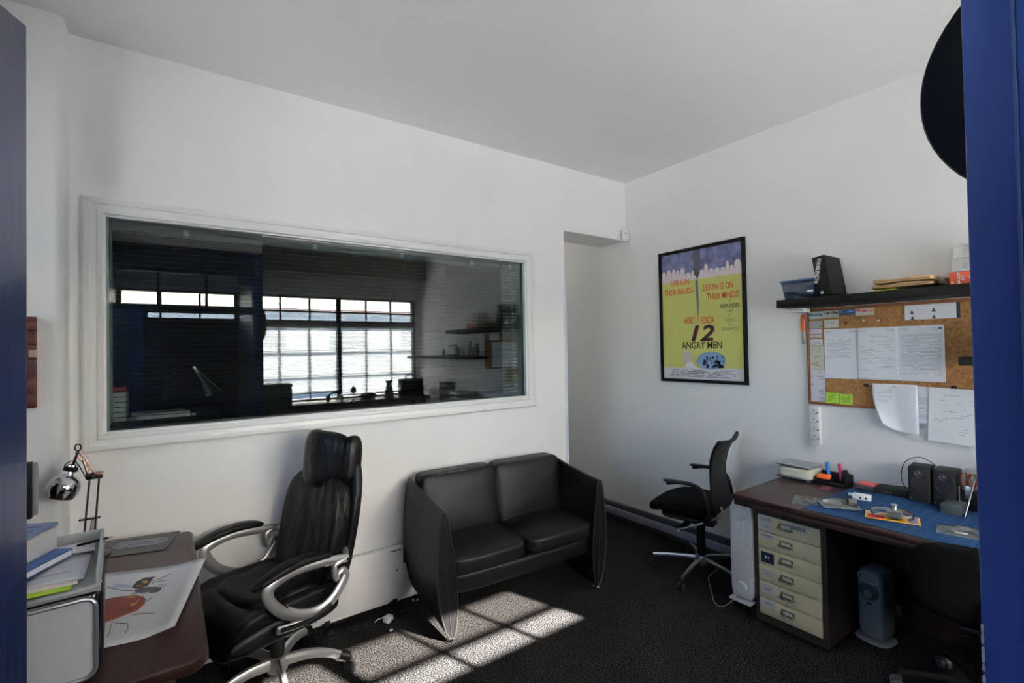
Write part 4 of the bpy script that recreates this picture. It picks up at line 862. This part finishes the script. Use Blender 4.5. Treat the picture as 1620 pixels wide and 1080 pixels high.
MB().box(-.53, .53, .185, .230, .25, .76).build('back_panel', sofa_leather, sf, bev=.015)
# ================================================================== EXECUTIVE CHAIR
ec = thing('office_chair', 'black leather executive chair with silver loop arms beside the left desk', 'chair', (.42, 2.60, 0), math.radians(-73.7))
exl = leather('executive_leather', col=(.003, .003, .0033), rough=.40, wr=.75, ws=7, stretch=(1.8, 1.8, .55))
exs = leather('executive_leather_seat', col=(.003, .003, .0033), rough=.44, wr=.45, ws=8)
silver = mat('silver_paint', (.52, .52, .52), .33, metal=.75, bump=.02, bscale=300)
# back: stacked profile (y offset, half width, half thickness) by height
def backrest(z):
    t = (z - .40) / .80
    y = .185 + .15 * t + .05 * math.sin(PI * t) * .4
    return y
def bodyf(q):
    z = q.z
    wv = 1 - .20 * abs(z / .32) ** 3 - .10 * max(0, (-z) / .32) ** 2
    fold = 0
    if q.y < 0: fold = -.012 * abs(math.sin(q.x * 38)) ** .6 * max(0, 1 - (abs(q.x) / .17) ** 4) - .020 * max(0, abs(q.x) / .25 - .55) * 2
    return (q.x * wv, q.y + fold + backrest(z + .69) - .05 + .20 * q.x * q.x * -1.2, z)
MB().cush((0, 0, .68), (.255, .060, .310), p=4.5, n=26, fn=bodyf).build('backrest', exl, ec, ang=60)
def shellf(q): return (q.x * (1 - .16 * abs(q.z / .36) ** 3), q.y + backrest(q.z + .73) + .012 - .25 * q.x * q.x, q.z)
MB().cush((0, 0, .73), (.262, .035, .385), p=4.5, n=16, fn=shellf).build('back_shell', exs, ec, ang=60)
def headf(q):
    return (q.x, q.y + backrest(q.z + 1.04) - .075 - .9 * q.x * q.x * -1.0 - .018 * math.cos(q.x * 14), q.z)
MB().cush((0, 0, 1.050), (.172, .052, .140), p=3.6, n=16, fn=headf).build('headrest', exl, ec, ang=60)
for sgn in (-1, 1):
    MB().cush((0, 0, 0), (.042, .050, .128), p=3, n=12, fn=lambda q: (q.x + sgn * .178, q.y + backrest(q.z + 1.04) - .018, q.z + 1.043)).build('headrest_wing', exl, ec, ang=60)
# seat: waterfall front
def seat2(q):
    dz = -.085 * max(0, (-q.y - .13) / .17) ** 1.8
    rise = .05 * (abs(q.x) / .27) ** 3
    return (q.x, q.y, q.z + dz + (rise if q.z > 0 else 0))
MB().cush((0, -.06, .425), (.275, .275, .058), p=5, n=18, fn=seat2).build('seat', exs, ec, ang=60)
MB().cush((0, -.015, .478), (.205, .215, .045), p=3.6, n=16, fn=lambda q: (q.x, q.y, q.z + (.016 * abs(math.sin(q.y * 18 + 1)) if q.z > 0 else 0))).build('seat_pad', exs, ec, ang=60)
MB().cush((0, -.245, .440), (.262, .085, .062), p=3.6, n=14, fn=lambda q: (q.x, q.y, q.z - .55 * max(0, -q.y) )).build('front_roll', exs, ec, ang=60)
for sgn in (-1, 1):
    MB().cush((sgn * .262, -.08, .418), (.028, .245, .048), p=3, n=12, fn=lambda q: (q.x, q.y, q.z - .12 * max(0, (-q.y - .08)))).build('side_bolster', exs, ec, ang=60)
# arms
for sgn in (-1, 1):
    X = sgn * .335
    loop = spline([(X, .17, .636), (X, .06, .655), (X, -.08, .668), (X, -.185, .640), (X, -.190, .590), (X, -.140, .520), (X, -.06, .470), (X, .02, .452), (X, .09, .475), (X, .145, .530), (X, .165, .565)], 5)
    n_ = len(loop); rad = [.020 + .006 * math.sin(PI * k / n_) for k in range(n_)]
    a_ = MB().tube(loop, rad, 12, flat=.55).build('arm_loop', silver, ec)
    MB().tube(spline([(X, .165, .565), (X, .150, .590), (X, .125, .583), (X, .112, .560), (X, .105, .590), (X, .110, .628), (X, .17, .636)], 5), .014, 10).build('arm_hook', silver, a_)
    inner = spline([(X + sgn * .012, .05, .640), (X + sgn * .012, -.08, .648), (X + sgn * .012, -.165, .625), (X + sgn * .012, -.168, .590), (X + sgn * .012, -.120, .530)], 5)
    MB().tube(inner, .0035, 6).build('groove_line', matte_black, a_)
    MB().tube(spline([(X, .12, .500), (X, .06, .458), (X, -.02, .434), (X, -.10, .438), (X, -.16, .448)], 5), .017, 10, flat=.6).build('arm_mount', silver, ec)
    MB().tube(spline([(X + sgn * .011, .08, .462), (X + sgn * .011, -.02, .434), (X + sgn * .011, -.15, .447)], 5), .010, 8).build('mount_inset', matte_black, ec)
    padf = lambda q: (q.x, q.y, q.z - 1.1 * (q.y - .04) ** 2 - .02 * abs(q.x) )
    MB().cush((X, -.085, .700), (.036, .175, .019), p=3, n=14, fn=padf).build('arm_pad', exs, ec, ang=60)
    MB().cyl((X - sgn * .016, .165, .636), (X + sgn * .016, .165, .636), .006, n=10).build('bolt', matte_black, ec)
    MB().tube([(X, .165, .636), (sgn * .24, .22, .64)], .014, 8).build('arm_link', silver, ec)
MB().box(-.11, .11, -.12, .14, .325, .37).build('tilt_mechanism', black_pl, ec, bev=.012)
MB().tube([(.10, .02, .34), (.24, .04, .33), (.29, .04, .31)], .006, 8).build('height_lever', black_pl, ec)
MB().lathe([(.034, .19), (.034, .33), (.028, .33), (.028, .12), (.034, .19)], n=20, cap=False).build('column_cover', black_pl, ec)
MB().lathe([(.024, .08), (.024, .24)], n=18).build('gas_lift', matte_black, ec)
def star_base(parent, R, a0, m_, tipm, wheel, h0=.115, h1=.075, wid=.030, arch=.028, wr_=.028):
    MB().lathe([(.045, h0 - .04), (.050, h0 - .01), (.040, h0 + .025), (.030, h0 + .03)], n=20).build('base_hub', m_, parent)
    for k in range(5):
        a = a0 + k * 2 * PI / 5; d = Vector((math.cos(a), math.sin(a), 0)); pp = []
        for i in range(9):
            t = i / 8; p = d * (.03 + (R - .03) * t); p.z = h0 + (h1 - h0) * t + arch * math.sin(PI * t) ; pp.append(p)
        lg = MB().tube(pp, [wid * (1 - .35 * i / 8) for i in range(9)], 10, flat=.62).build('base_leg', m_, parent)
        if tipm: MB().tube([pp[-2] + Vector((0, 0, .004)), pp[-1] + Vector((0, 0, .004)), pp[-1] + d * .012 - Vector((0, 0, .010))], [wid * .72, wid * .74, wid * .4], 10).build('leg_cap', tipm, lg)
        ct = d * (R - .005); pd = Vector((-d.y, d.x, 0)); off = d * .012
        c = MB()
        for s2 in (-1, 1): c.tube([ct + off + pd * (s2 * .022) + Vector((0, 0, wr_)), ct + off + pd * (s2 * .007) + Vector((0, 0, wr_))], [wr_, wr_], 16)
        c.cyl(tuple(ct + Vector((0, 0, wr_ * 1.2))), tuple(ct + Vector((0, 0, h1 - .008))), .008, n=8)
        c.build('castor', wheel, parent)
star_base(ec, .325, math.radians(54), silver, black_pl, black_pl)
# ================================================================== TASK CHAIR near the right wall
tkc = thing('task_chair', 'black mesh task chair with slim arms in front of the right wall', 'chair', (3.05, 2.04, 0), math.radians(106 + 90))
fabric = mat('black_fabric', (.005, .005, .0055), .85, bump=.3, bscale=500, spec=.05)
MB().cush((0, -.09, .475), (.235, .235, .042), p=3.6, n=16, fn=lambda q: (q.x, q.y, q.z + .03 * math.cos(q.y * 6) - .16 * max(0, -q.y - .08) + .06 * q.x * q.x)).build('seat', fabric, tkc, ang=60)
MB().cush((0, -.07, .425), (.19, .17, .022), p=4, n=8).build('seat_pan', black_pl, tkc)
def tb(u, v):
    z = .50 + .46 * v; wv = .215 - .055 * math.sin(PI * min(1, v * 1.1)) + .01 * v
    if v < .3: wv = .215
    y = .150 - .055 * math.sin(PI * v * .95) + .05 * max(0, v - .75) * 2 + .0
    x = (u * 2 - 1) * wv
    return (x, y + .25 * v * .1 - .55 * x * x + .03, z + .10 * x * x * v * 3 * (1 if v > .8 else 0))
MB().sheet(tb, 16, 22).build('backrest', mat('black_mesh', (.005, .005, .0055), .6, bump=.4, bscale=700), tkc, solid=.010)
MB().tube([tuple(Vector(tb(k / 16, 1)) + Vector((0, .004, 0))) for k in range(17)], .012, 8).build('top_rail', black_pl, tkc)
for sgn in (-1, 1):
    MB().tube([tuple(Vector(tb(0 if sgn < 0 else 1, v / 12)) + Vector((0, .002, 0))) for v in range(13)], .009, 8).build('back_upright', black_pl, tkc)
    X = sgn * .265
    MB().tube(spline([(X, -.135, .672), (X, -.05, .690), (X, .04, .686), (X, .10, .655), (X, .13, .58), (X * .96, .14, .50), (X * .85, .10, .44)], 5), [.012] * 8 + [.014] * 8 + [.016] * 15, 10, flat=.9).build('arm', black_pl, tkc)
    MB().cush((X, -.06, .692), (.026, .10, .011), p=3, n=8).build('arm_pad', black_pl, tkc)
    MB().tube(spline([(sgn * .205, -.08, .352), (sgn * .21, .06, .42), (sgn * .22, .20, .50), (sgn * .215, .20, .56)], 5), .008, 8).build('side_bar', satin, tkc)
    MB().lathe([(.011, -.02), (.011, .02)], c=(sgn * .205, -.08, .352), n=10, axis='x').build('bar_end', satin, tkc)
MB().box(-.21, .21, -.10, -.06, .345, .36).build('cross_bar', black_pl, tkc, bev=.003)
MB().box(-.05, .05, -.10, .10, .355, .41).build('mechanism', black_pl, tkc, bev=.008)
MB().lathe([(.030, .13), (.030, .36)], n=18).build('column', matte_black, tkc)
star_base(tkc, .33, math.radians(120 - 196), satin, None, black_pl, h0=.11, h1=.085, wid=.022, arch=.004, wr_=.027)
# ================================================================== dark chair tucked at the right desk
sc2 = thing('task_chair', 'black padded chair pushed to the near end of the right desk, mostly behind the jamb', 'chair', (2.86, .55, 0), math.radians(90 + 12))
MB().cush((0, -.06, .46), (.24, .24, .045), p=3.6, n=14).build('seat', fabric, sc2)
MB().cush((0, .345, .655), (.225, .035, .150), p=3.4, n=14, fn=lambda q: (q.x, q.y - .5 * q.x * q.x, q.z)).build('backrest', fabric, sc2, ang=60)
MB().tube(spline([(0, .14, .40), (0, .34, .42), (0, .40, .52), (0, .385, .62)], 5), .018, 8).build('back_stem', black_pl, sc2)
MB().box(-.08, .08, -.14, .16, .375, .415).build('mechanism', black_pl, sc2, bev=.01)
MB().lathe([(.028, .10), (.028, .38)], n=16).build('column', matte_black, sc2)
star_base(sc2, .30, math.radians(10), matte_black, None, mat('worn_castor', (.10, .10, .10), .35), h0=.10, h1=.075, wid=.024, arch=.01, wr_=.026)
# ================================================================== white panel heater and plug
ph_ = thing('panel_heater', 'low white panel heater on small feet between the executive chair and the sofa', 'heater', (.94, 2.945, 0))
MB().box(-.265, .262, -.022, .022, .055, .372).build('panel', mat('white_enamel', (.78, .78, .77), .4), ph_, bev=.004)
MB().box(.175, .245, -.0235, -.0215, .352, .357).build('vent_slot', black_pl, ph_, smooth=False)
MB().box(.215, .220, -.0235, -.0215, .225, .240).build('indicator', black_pl, ph_, smooth=False)
MB().box(.262, .285, -.02, .02, .26, .345).build('switch_box', black_pl, ph_, bev=.003)
for x in (-.20, .21): MB().box(x - .02, x + .02, -.09, .045, 0, .014).box(x - .012, x + .012, -.015, .015, .01, .07).build('foot', black_pl, ph_, bev=.003)
pg = thing('plug', 'white plug lying on the carpet under the panel heater', 'plug', (1.05, 2.80, 0), .4)
MB().box(-.024, .024, -.022, .022, .002, .036).build('body', white_pl, pg, bev=.006)
MB().tube(spline([(0, .02, .018), (.01, .04, .012), (-.02, .065, .006), (-.05, .06, .005)], 5), .003, 6).build('cord', white_pl, pg)
MB().box(-.006, .006, -.036, -.022, .014, .022).build('pin', chrome, pg)
solo(MB().cush((0, 0, .006), (.012, .007, .005), p=2.5, n=4), 'paper_scrap', paper, 'tiny scrap of white paper on the carpet near the plug', 'scrap', (1.03, 2.70, 0), .3)
# ================================================================== LEFT DESK AND WHAT IS ON IT
ld = thing('desk', 'mahogany desk with rounded edge in the left corner behind the blue door', 'desk', (-.55, 2.26, 0))
mb = MB(); top = [(-.75, -.62), (.60, -.62), (.625, -.60), (.640, -.57), (.640, .55), (.63, .59), (.60, .605), (.19, .605), (.19, .59), (-.75, .59)]
mb.prism(top, DZ - .038, DZ, 'z').build('desk_top', mahog_x, ld, bev=.010, seg=3)
MB().box(.52, .56, -.55, .55, 0, DZ - .04).build('end_panel', darkwood, ld, bev=.003)
MB().box(-.72, .52, .50, .53, .15, DZ - .04).build('back_panel', darkwood, ld, bev=.003)
MB().box(-.74, -.70, -.55, .55, 0, DZ - .04).build('end_panel', darkwood, ld, bev=.003)
# drawing of insects
dp = thing('drawing', 'large sheet with an inked winged insect and a red-brown beetle on the left desk', 'drawing', (-.03, 2.15, DZ + .002))
mb = MB(); A_, B_, C_, D_ = Vector((-.26, .36, 0)), Vector((.150, .247, 0)), Vector((.040, -.298, 0)), Vector((-.26, -.272, 0))
def shp(u, v):
    p = (D_.lerp(C_, u)).lerp(A_.lerp(B_, u), v); lift = .020 * max(0, u - .75) * 2 * (1 - .2 * v) + .003 * math.sin(u * 7) ; return (p.x, p.y, .0015 + lift)
mb.sheet(shp, 12, 12).build('sheet', mat('drawing_paper', (.66, .66, .68), .7), dp, solid=.0008)
def onsheet(pts, h=.0045): 
    m_ = MB(); i = [m_.pt((x, y, h)) for x, y in pts]; m_.f.append(i); return m_
def px2(a, b): # zoom pixel of the reference detail -> desk plane, measured once
    return a, b
ink_b = mat('sepia_ink', (.045, .035, .035), .7, var=.6, vscale=60); beetle = mat('red_brown_ink', (.16, .022, .012), .5, var=.3, vscale=25); gold = mat('gold_ink', (.55, .30, .05), .5)
def dz_(x, y, off):
    u = (x + .26) / .38; return .0015 + .020 * max(0, u - .75) * 2 * .9 + .003 * math.sin(u * 7) + off
def onsh(pts, off):
    m_ = MB(); m_.f.append([m_.pt((x, y, dz_(x, y, off))) for x, y in pts]); return m_
onsh([(-0.088, 0.14), (-0.074, 0.185), (-0.05, 0.209), (-0.032, 0.2), (-0.016, 0.198), (-0.026, 0.181), (-0.034, 0.144), (-0.041, 0.118), (-0.063, 0.113), (-0.08, 0.121)], .0010).build('wing_drawing', ink_b, dp, smooth=False)
onsh([(-0.08, 0.104), (-0.066, 0.115), (-0.041, 0.109), (-0.018, 0.092), (-0.001, 0.079), (0.002, 0.059), (-0.006, 0.039), (-0.028, 0.039), (-0.04, 0.06), (-0.056, 0.06), (-0.075, 0.083)], .0013).build('body_drawing', mat('grey_ink', (.10, .10, .11), .7, var=.6, vscale=50), dp, smooth=False)
onsh([(-0.06, 0.179), (-0.043, 0.172), (-0.038, 0.150), (-0.053, 0.146)], .0016).build('gold_patch', gold, dp, smooth=False)
onsh([(-0.073, 0.147), (-0.059, 0.136), (-0.057, 0.125), (-0.071, 0.132)], .0016).build('gold_patch', gold, dp, smooth=False)
onsh([(-0.20, .060), (-0.159, 0.073), (-0.135, 0.075), (-0.104, 0.067), (-0.074, 0.055), (-0.049, 0.026), (-0.042, 0.0), (-0.044, -0.042), (-0.063, -0.08), (-0.092, -0.094), (-0.121, -0.113), (-0.14, -0.116), (-.20, -.12)], .0011).build('beetle_drawing', beetle, dp, smooth=False)
onsh([(-0.20, -.07), (-0.147, -0.066), (-0.101, -0.066), (-0.064, -0.049), (-0.045, -0.018), (-0.044, -0.042), (-0.063, -0.08), (-0.092, -0.094), (-0.121, -0.113), (-0.14, -0.116), (-.20, -.12)], .0014).build('beetle_rim', mat('bright_brown_ink', (.25, .035, .018), .4), dp, smooth=False)
for q in ([(-0.086, -0.013), (-0.068, -0.015), (-0.064, 0.004), (-0.059, 0.017), (-0.063, -0.023), (-0.08, -0.037)], [(-0.081, 0.034), (-0.1, 0.048), (-0.103, 0.059), (-0.076, 0.045), (-.068, .030)]): onsh(q, .0018).build('gold_patch', gold, dp, smooth=False)
for l in ([(-0.031, 0.152), (-0.002, 0.163), (0.031, 0.191)], [(-0.03, 0.133), (-0.008, 0.139), (0.017, 0.134)], [(-0.018, 0.092), (-0.002, 0.102), (0.018, 0.091)], [(-0.004, 0.072), (0.018, 0.082)], [(-0.162, 0.193), (-0.141, 0.155), (-0.112, 0.124), (-0.084, 0.106)], [(-0.047, 0.054), (-0.051, 0.04)], [(-0.074, -0.107), (-0.049, -0.11), (-0.014, -0.135)], [(-0.115, -0.138), (-0.083, -0.162), (-0.08, -0.204), (-0.086, -0.227)], [(-0.123, -0.125), (-0.126, -0.155), (-0.125, -0.2), (-0.13, -0.221)], [(-0.04, -0.022), (-0.025, -0.001)], [(-0.085, 0.066), (-0.062, 0.077)]):
    MB().tube([(x, y, dz_(x, y, .001)) for x, y in l], .0009, 5).build('leg_line', ink_b, dp)
onsh([(-.165, .17), (-.13, .20), (-.09, .155), (-.09, .135), (-.14, .16)], .0008).build('pale_wing', mat('pale_blue_ink', (.42, .48, .58), .7), dp, smooth=False)
# dark picture card at the back
pc = thing('picture_card', 'dark card with a pale swirling drawing at the back of the left desk', 'card', (-.09, 2.80, DZ + .001))
poly = [(-.16, -.10), (.072, -.155), (.131, .075), (-.16, .135)]
MB().prism(poly, 0, .002, 'z').build('card', mat('charcoal_card', (.035, .037, .042), .35), pc)
for k in range(6):
    MB().tube([(-.02 + (.10 - .008 * k) * math.cos(a), .0 + (.048 - .007 * k) * math.sin(a) + .01 * math.sin(3 * a + k) - .2 * (.10) * math.cos(a), .0022) for a in [2 * PI * i / 24 for i in range(24)]], .0016, 5, closed=True).build('swirl_line', mat('chalk_blue', (.38, .42, .48), .6), pc)
# white fronted unit
un = thing('document_shredder', 'white-fronted unit with a rounded silver frame and black side on the left desk', 'office machine', (-.36, 1.87, DZ + .006), .07)
MB().box(-.20, .195, -.175, .175, 0, .228).build('body', mat('gloss_black', (.012, .012, .013), .2), un, bev=.02, seg=4)
MB().cush((-.005, -.178, .112), (.188, .008, .108), p=12, n=14).build('front_panel', mat('blue_white_plastic', (.66, .68, .70), .35), un)
fr = [(x, -.186, z) for x, z in [(-.19, .01), (.16, .01)] + [(.16 + .025 * math.sin(a), .035 - .025 * math.cos(a)) for a in [PI / 2 * k / 5 for k in range(6)]] + [(.16 + .025 * math.cos(a), .19 + .025 * math.sin(a)) for a in [PI / 2 * k / 5 for k in range(6)]] + [(-.19, .215)]]
MB().tube(fr, .006, 8).build('silver_frame', mat('blue_silver', (.30, .34, .39), .3, metal=.7), un)
MB().prism([(-.15, .02), (.12, .02), (.15, .08), (.15, .21), (-.15, .21)], .195, .200, 'x').build('side_grille', mat('ribbed_black', (.02, .02, .021), .3, bump=.5, bscale=30, stretch=(1, 8, 1)), un)
# document tray with papers
ty = thing('document_tray', 'translucent white document tray standing on the white-fronted unit', 'tray', (-.33, 1.90, .981), .06)
tp = translucent('frosted_tray', (.62, .63, .62), .35)
MB().box(-.19, .165, -.215, .195, 0, .004).build('tray_floor', tp, ty, bev=.001)
MB().box(.155, .162, -.205, .195, .004, .052).build('tray_side', tp, ty, bev=.002)
MB().box(-.19, .160, .190, .196, .004, .052).build('tray_back', tp, ty, bev=.002)
MB().tube(spline([(-.19, -.215, .010), (.10, -.215, .010), (.15, -.205, .010), (.162, -.18, .012)], 5), .006, 8).build('tray_lip', tp, ty)
for k, (lab, c, ow, x, y, a, w_, d_) in enumerate((('lime green card lowest in the translucent tray', (.42, .68, .05), 0, -.375, 1.885, .06, .30, .34), ('cream printed sheet with a red heading in the translucent tray', None, 1, -.365, 1.895, .07, .30, .32), ('pale blue-white sheet with one line of print in the tray', None, 2, -.26, 1.86, .02, .13, .20), ('plain white sheets at the back of the translucent tray', (.80, .81, .84), 0, -.30, 2.02, .10, .21, .10))):
    pm = mat('tray_sheet%d' % k, c, .7) if c else printed('tray_print%d' % k, [(0, 0, 0), (.74, .66, .62), (.68, .70, .76)][ow], [(0, 0, 0), (.60, .14, .07), (.3, .3, .4)][ow], [1, 9, 14][ow], .05, .75, [0, .62, .30][ow], [0, .85, .38][ow], .62, k, 12)
    t = thing('paper_sheet', lab, 'paper', (x, y, .990 + .0045 * k), a)
    MB().sheet(lambda u, v: ((u - .5) * w_, (v - .5) * d_, .004 * math.sin(u * 3)), 6, 6).build('sheet', pm, t, solid=.003)
pnn = thing('pen', 'black pen lying across the back corner of the translucent tray', 'pen', (-.20, 2.045, 1.012), .3); MB().cyl((-.04, 0, 0), (.035, 0, 0), .004, n=10).build('barrel', matte_black, pnn); MB().cyl((.035, 0, 0), (.05, 0, 0), .003, .0008, n=10).build('tip', chrome, pnn)
# stack of books/pads at far left
for k, (lab, c, z, hh, x, y, rz) in enumerate((('dark blue hardback lowest of the pile left of the papers', (.02, .075, .24), 1.012, .022, -.415, 1.86, -.50), ('thick white ream with a pale edge in the middle of the pile', (.62, .61, .60), 1.035, .062, -.445, 1.87, -.42), ('blue-grey booklet on top of the pile beside the blue door', (.15, .20, .34), 1.0975, .010, -.445, 1.89, -.42))):
    t = thing('book', lab, 'book', (x, y, z), rz)
    MB().box(-.11, .115, -.19, .16, 0, hh).build('block', mat('pile_book%d' % k, c, .5, var=.08, vscale=20), t, bev=.002)
    if k == 2:
        for q in range(9): MB().box(-.105, .10, -.165 + q * .035, -.158 + q * .035, hh, hh + .0005).build('printed_stripe', mat('booklet_stripe', (.07, .10, .20), .6), t, smooth=False)
    if k == 0: MB().box(-.105, .1155, -.186, .155, .004, hh - .004).build('page_edges', paper, t, smooth=False)
# anglepoise
al = thing('anglepoise_lamp', 'chrome spring-arm lamp with a round shade at the back of the left desk', 'lamp', (-.285, 2.74, DZ))
PX = lambda x, z: (x * 1.0377 + .285, 0, (z - 1.6) * 1.0377 + 1.6 - DZ)
MB().lathe([(.075, 0), (.075, .010), (.03, .020), (.012, .024), (.012, .05)], n=24).build('base', mat('dark_bronze', (.06, .045, .035), .3, metal=.9), al)
brz = mat('bronze_rod', (.16, .11, .085), .25, metal=1)
el = PX(-.255, 1.113)
for dx in (-.022, .022):
    for dy in (-.008, .008): MB().tube([(dx * .8 + .0, dy, .05), (el[0] + dx * .7, dy, el[2] - .01)], .0032, 8).build('lower_rod', brz, al)
    MB().tube([(dx * .4 + .012, -.0, .07), (el[0] + dx * .25, 0, .17)], .0055, 8).build('spring', mat('spring_steel', (.5, .48, .46), .3, metal=1, bump=.8, bscale=150, stretch=(.1, .1, 3)), al)
MB().box(-.03, .04, -.010, .010, .165, .170).build('cross_plate', brz, al)
MB().box(el[0] - .028, el[0] + .028, -.012, .012, el[2] - .016, el[2] + .012).build('elbow_bracket', brz, al, bev=.003)
MB().cyl((el[0], -.03, el[2]), (el[0], .03, el[2]), .006, n=10).build('elbow_screw', chrome, al)
tpj = PX(-.306, 1.215)
for dx in (-.007, .007): MB().tube([(el[0] + dx, 0, el[2]), (tpj[0] + dx, 0, tpj[2])], .0032, 8).build('upper_rod', brz, al)
MB().tube([(el[0] - .02, -.008, el[2] + .01), (tpj[0] + .018, -.008, tpj[2] - .035)], .0055, 8).build('spring', brz, al)
MB().tube([(tpj[0] + .010 * math.cos(a), 0, tpj[2] + .018 + .014 * math.sin(a)) for a in [2 * PI * k / 14 for k in range(14)]], .003, 6, closed=True).build('top_loop', brz, al)
nk = PX(-.322, 1.163); shc = PX(-.350, 1.075)
MB().tube([tpj, (nk[0], 0, nk[2])], .005, 8).build('neck_rod', brz, al)
dirv = (Vector(nk) - Vector(shc)).normalized()
def along(d, r): return tuple(Vector(shc) + dirv * d), r
mb = MB(); pr_ = [(.098, .014), (.090, .016), (.060, .017), (.052, .022), (.048, .034), (.036, .046), (.018, .0545), (.0, .0565), (-.020, .0545), (-.036, .050), (-.036, .047), (-.018, .051), (.0, .053), (.03, .045)]
mb.tube([tuple(Vector(shc) + dirv * d) for d, r in pr_], [r for d, r in pr_], 28, cap=False); mb.build('shade', chrome, al, ang=50)
MB().tube([tuple(Vector(shc) + dirv * d) for d in (.072, .080, .090)], [.021, .024, .020], 18).build('socket_ring', matte_black, al)
MB().lathe([(0, -.012), (.014, -.006), (.018, .01), (.010, .03), (0, .03)], c=shc, n=14, cap=False).build('bulb', mat('bulb_white', (.7, .7, .68), .3), al)
MB().tube(spline([(nk[0] - .03, 0, nk[2] - .02), (nk[0] - .02, 0, nk[2] + .01), (nk[0] + .01, 0, nk[2] + .012), (el[0] - .025, -.01, el[2] - .01)], 5), .002, 6).build('flex', matte_black, al)
# monitor at far left
mo = thing('monitor', 'black monitor edge beside the round-shaded lamp, half behind the blue door', 'monitor', (-.588, 2.60, DZ), .0)
MB().box(-.26, .155, -.015, .02, .24, .455).build('screen', matte_black, mo, bev=.004); MB().box(-.26, .155, .02, .035, .26, .44).build('back_shell', black_pl, mo, bev=.006)
MB().box(-.07, -.02, .0, .03, .01, .30).build('stem', black_pl, mo, bev=.003); MB().cush((-.045, .02, .008), (.12, .08, .008), p=4, n=8).build('foot', black_pl, mo)
MB().box(.155, .170, -.004, .01, .25, .452).build('side_edge', mat('pale_grey_plastic', (.30, .31, .32), .4), mo, bev=.002)
# red thing on the pier
rf = thing('carved_panel', 'dark red ribbed carved panel hanging on the pier, just past the blue door edge', 'wall hanging', (-.56, 2.857, 1.39))
dred = mat('dark_red_lacquer', (.075, .012, .010), .4, var=.4, vscale=30)
MB().box(-.10, .100, -.03, -.001, 0, .385).build('backing', dred, rf, bev=.003)
for k in range(6): MB().box(-.10, .104, -.038, -.03, .012 + k * .063, .056 + k * .063).build('rib', dred, rf, bev=.005)
MB().box(.080, .1045, -.039, -.034, .215, .245).build('chip', mat('pink_chip', (.45, .30, .26), .6), rf)
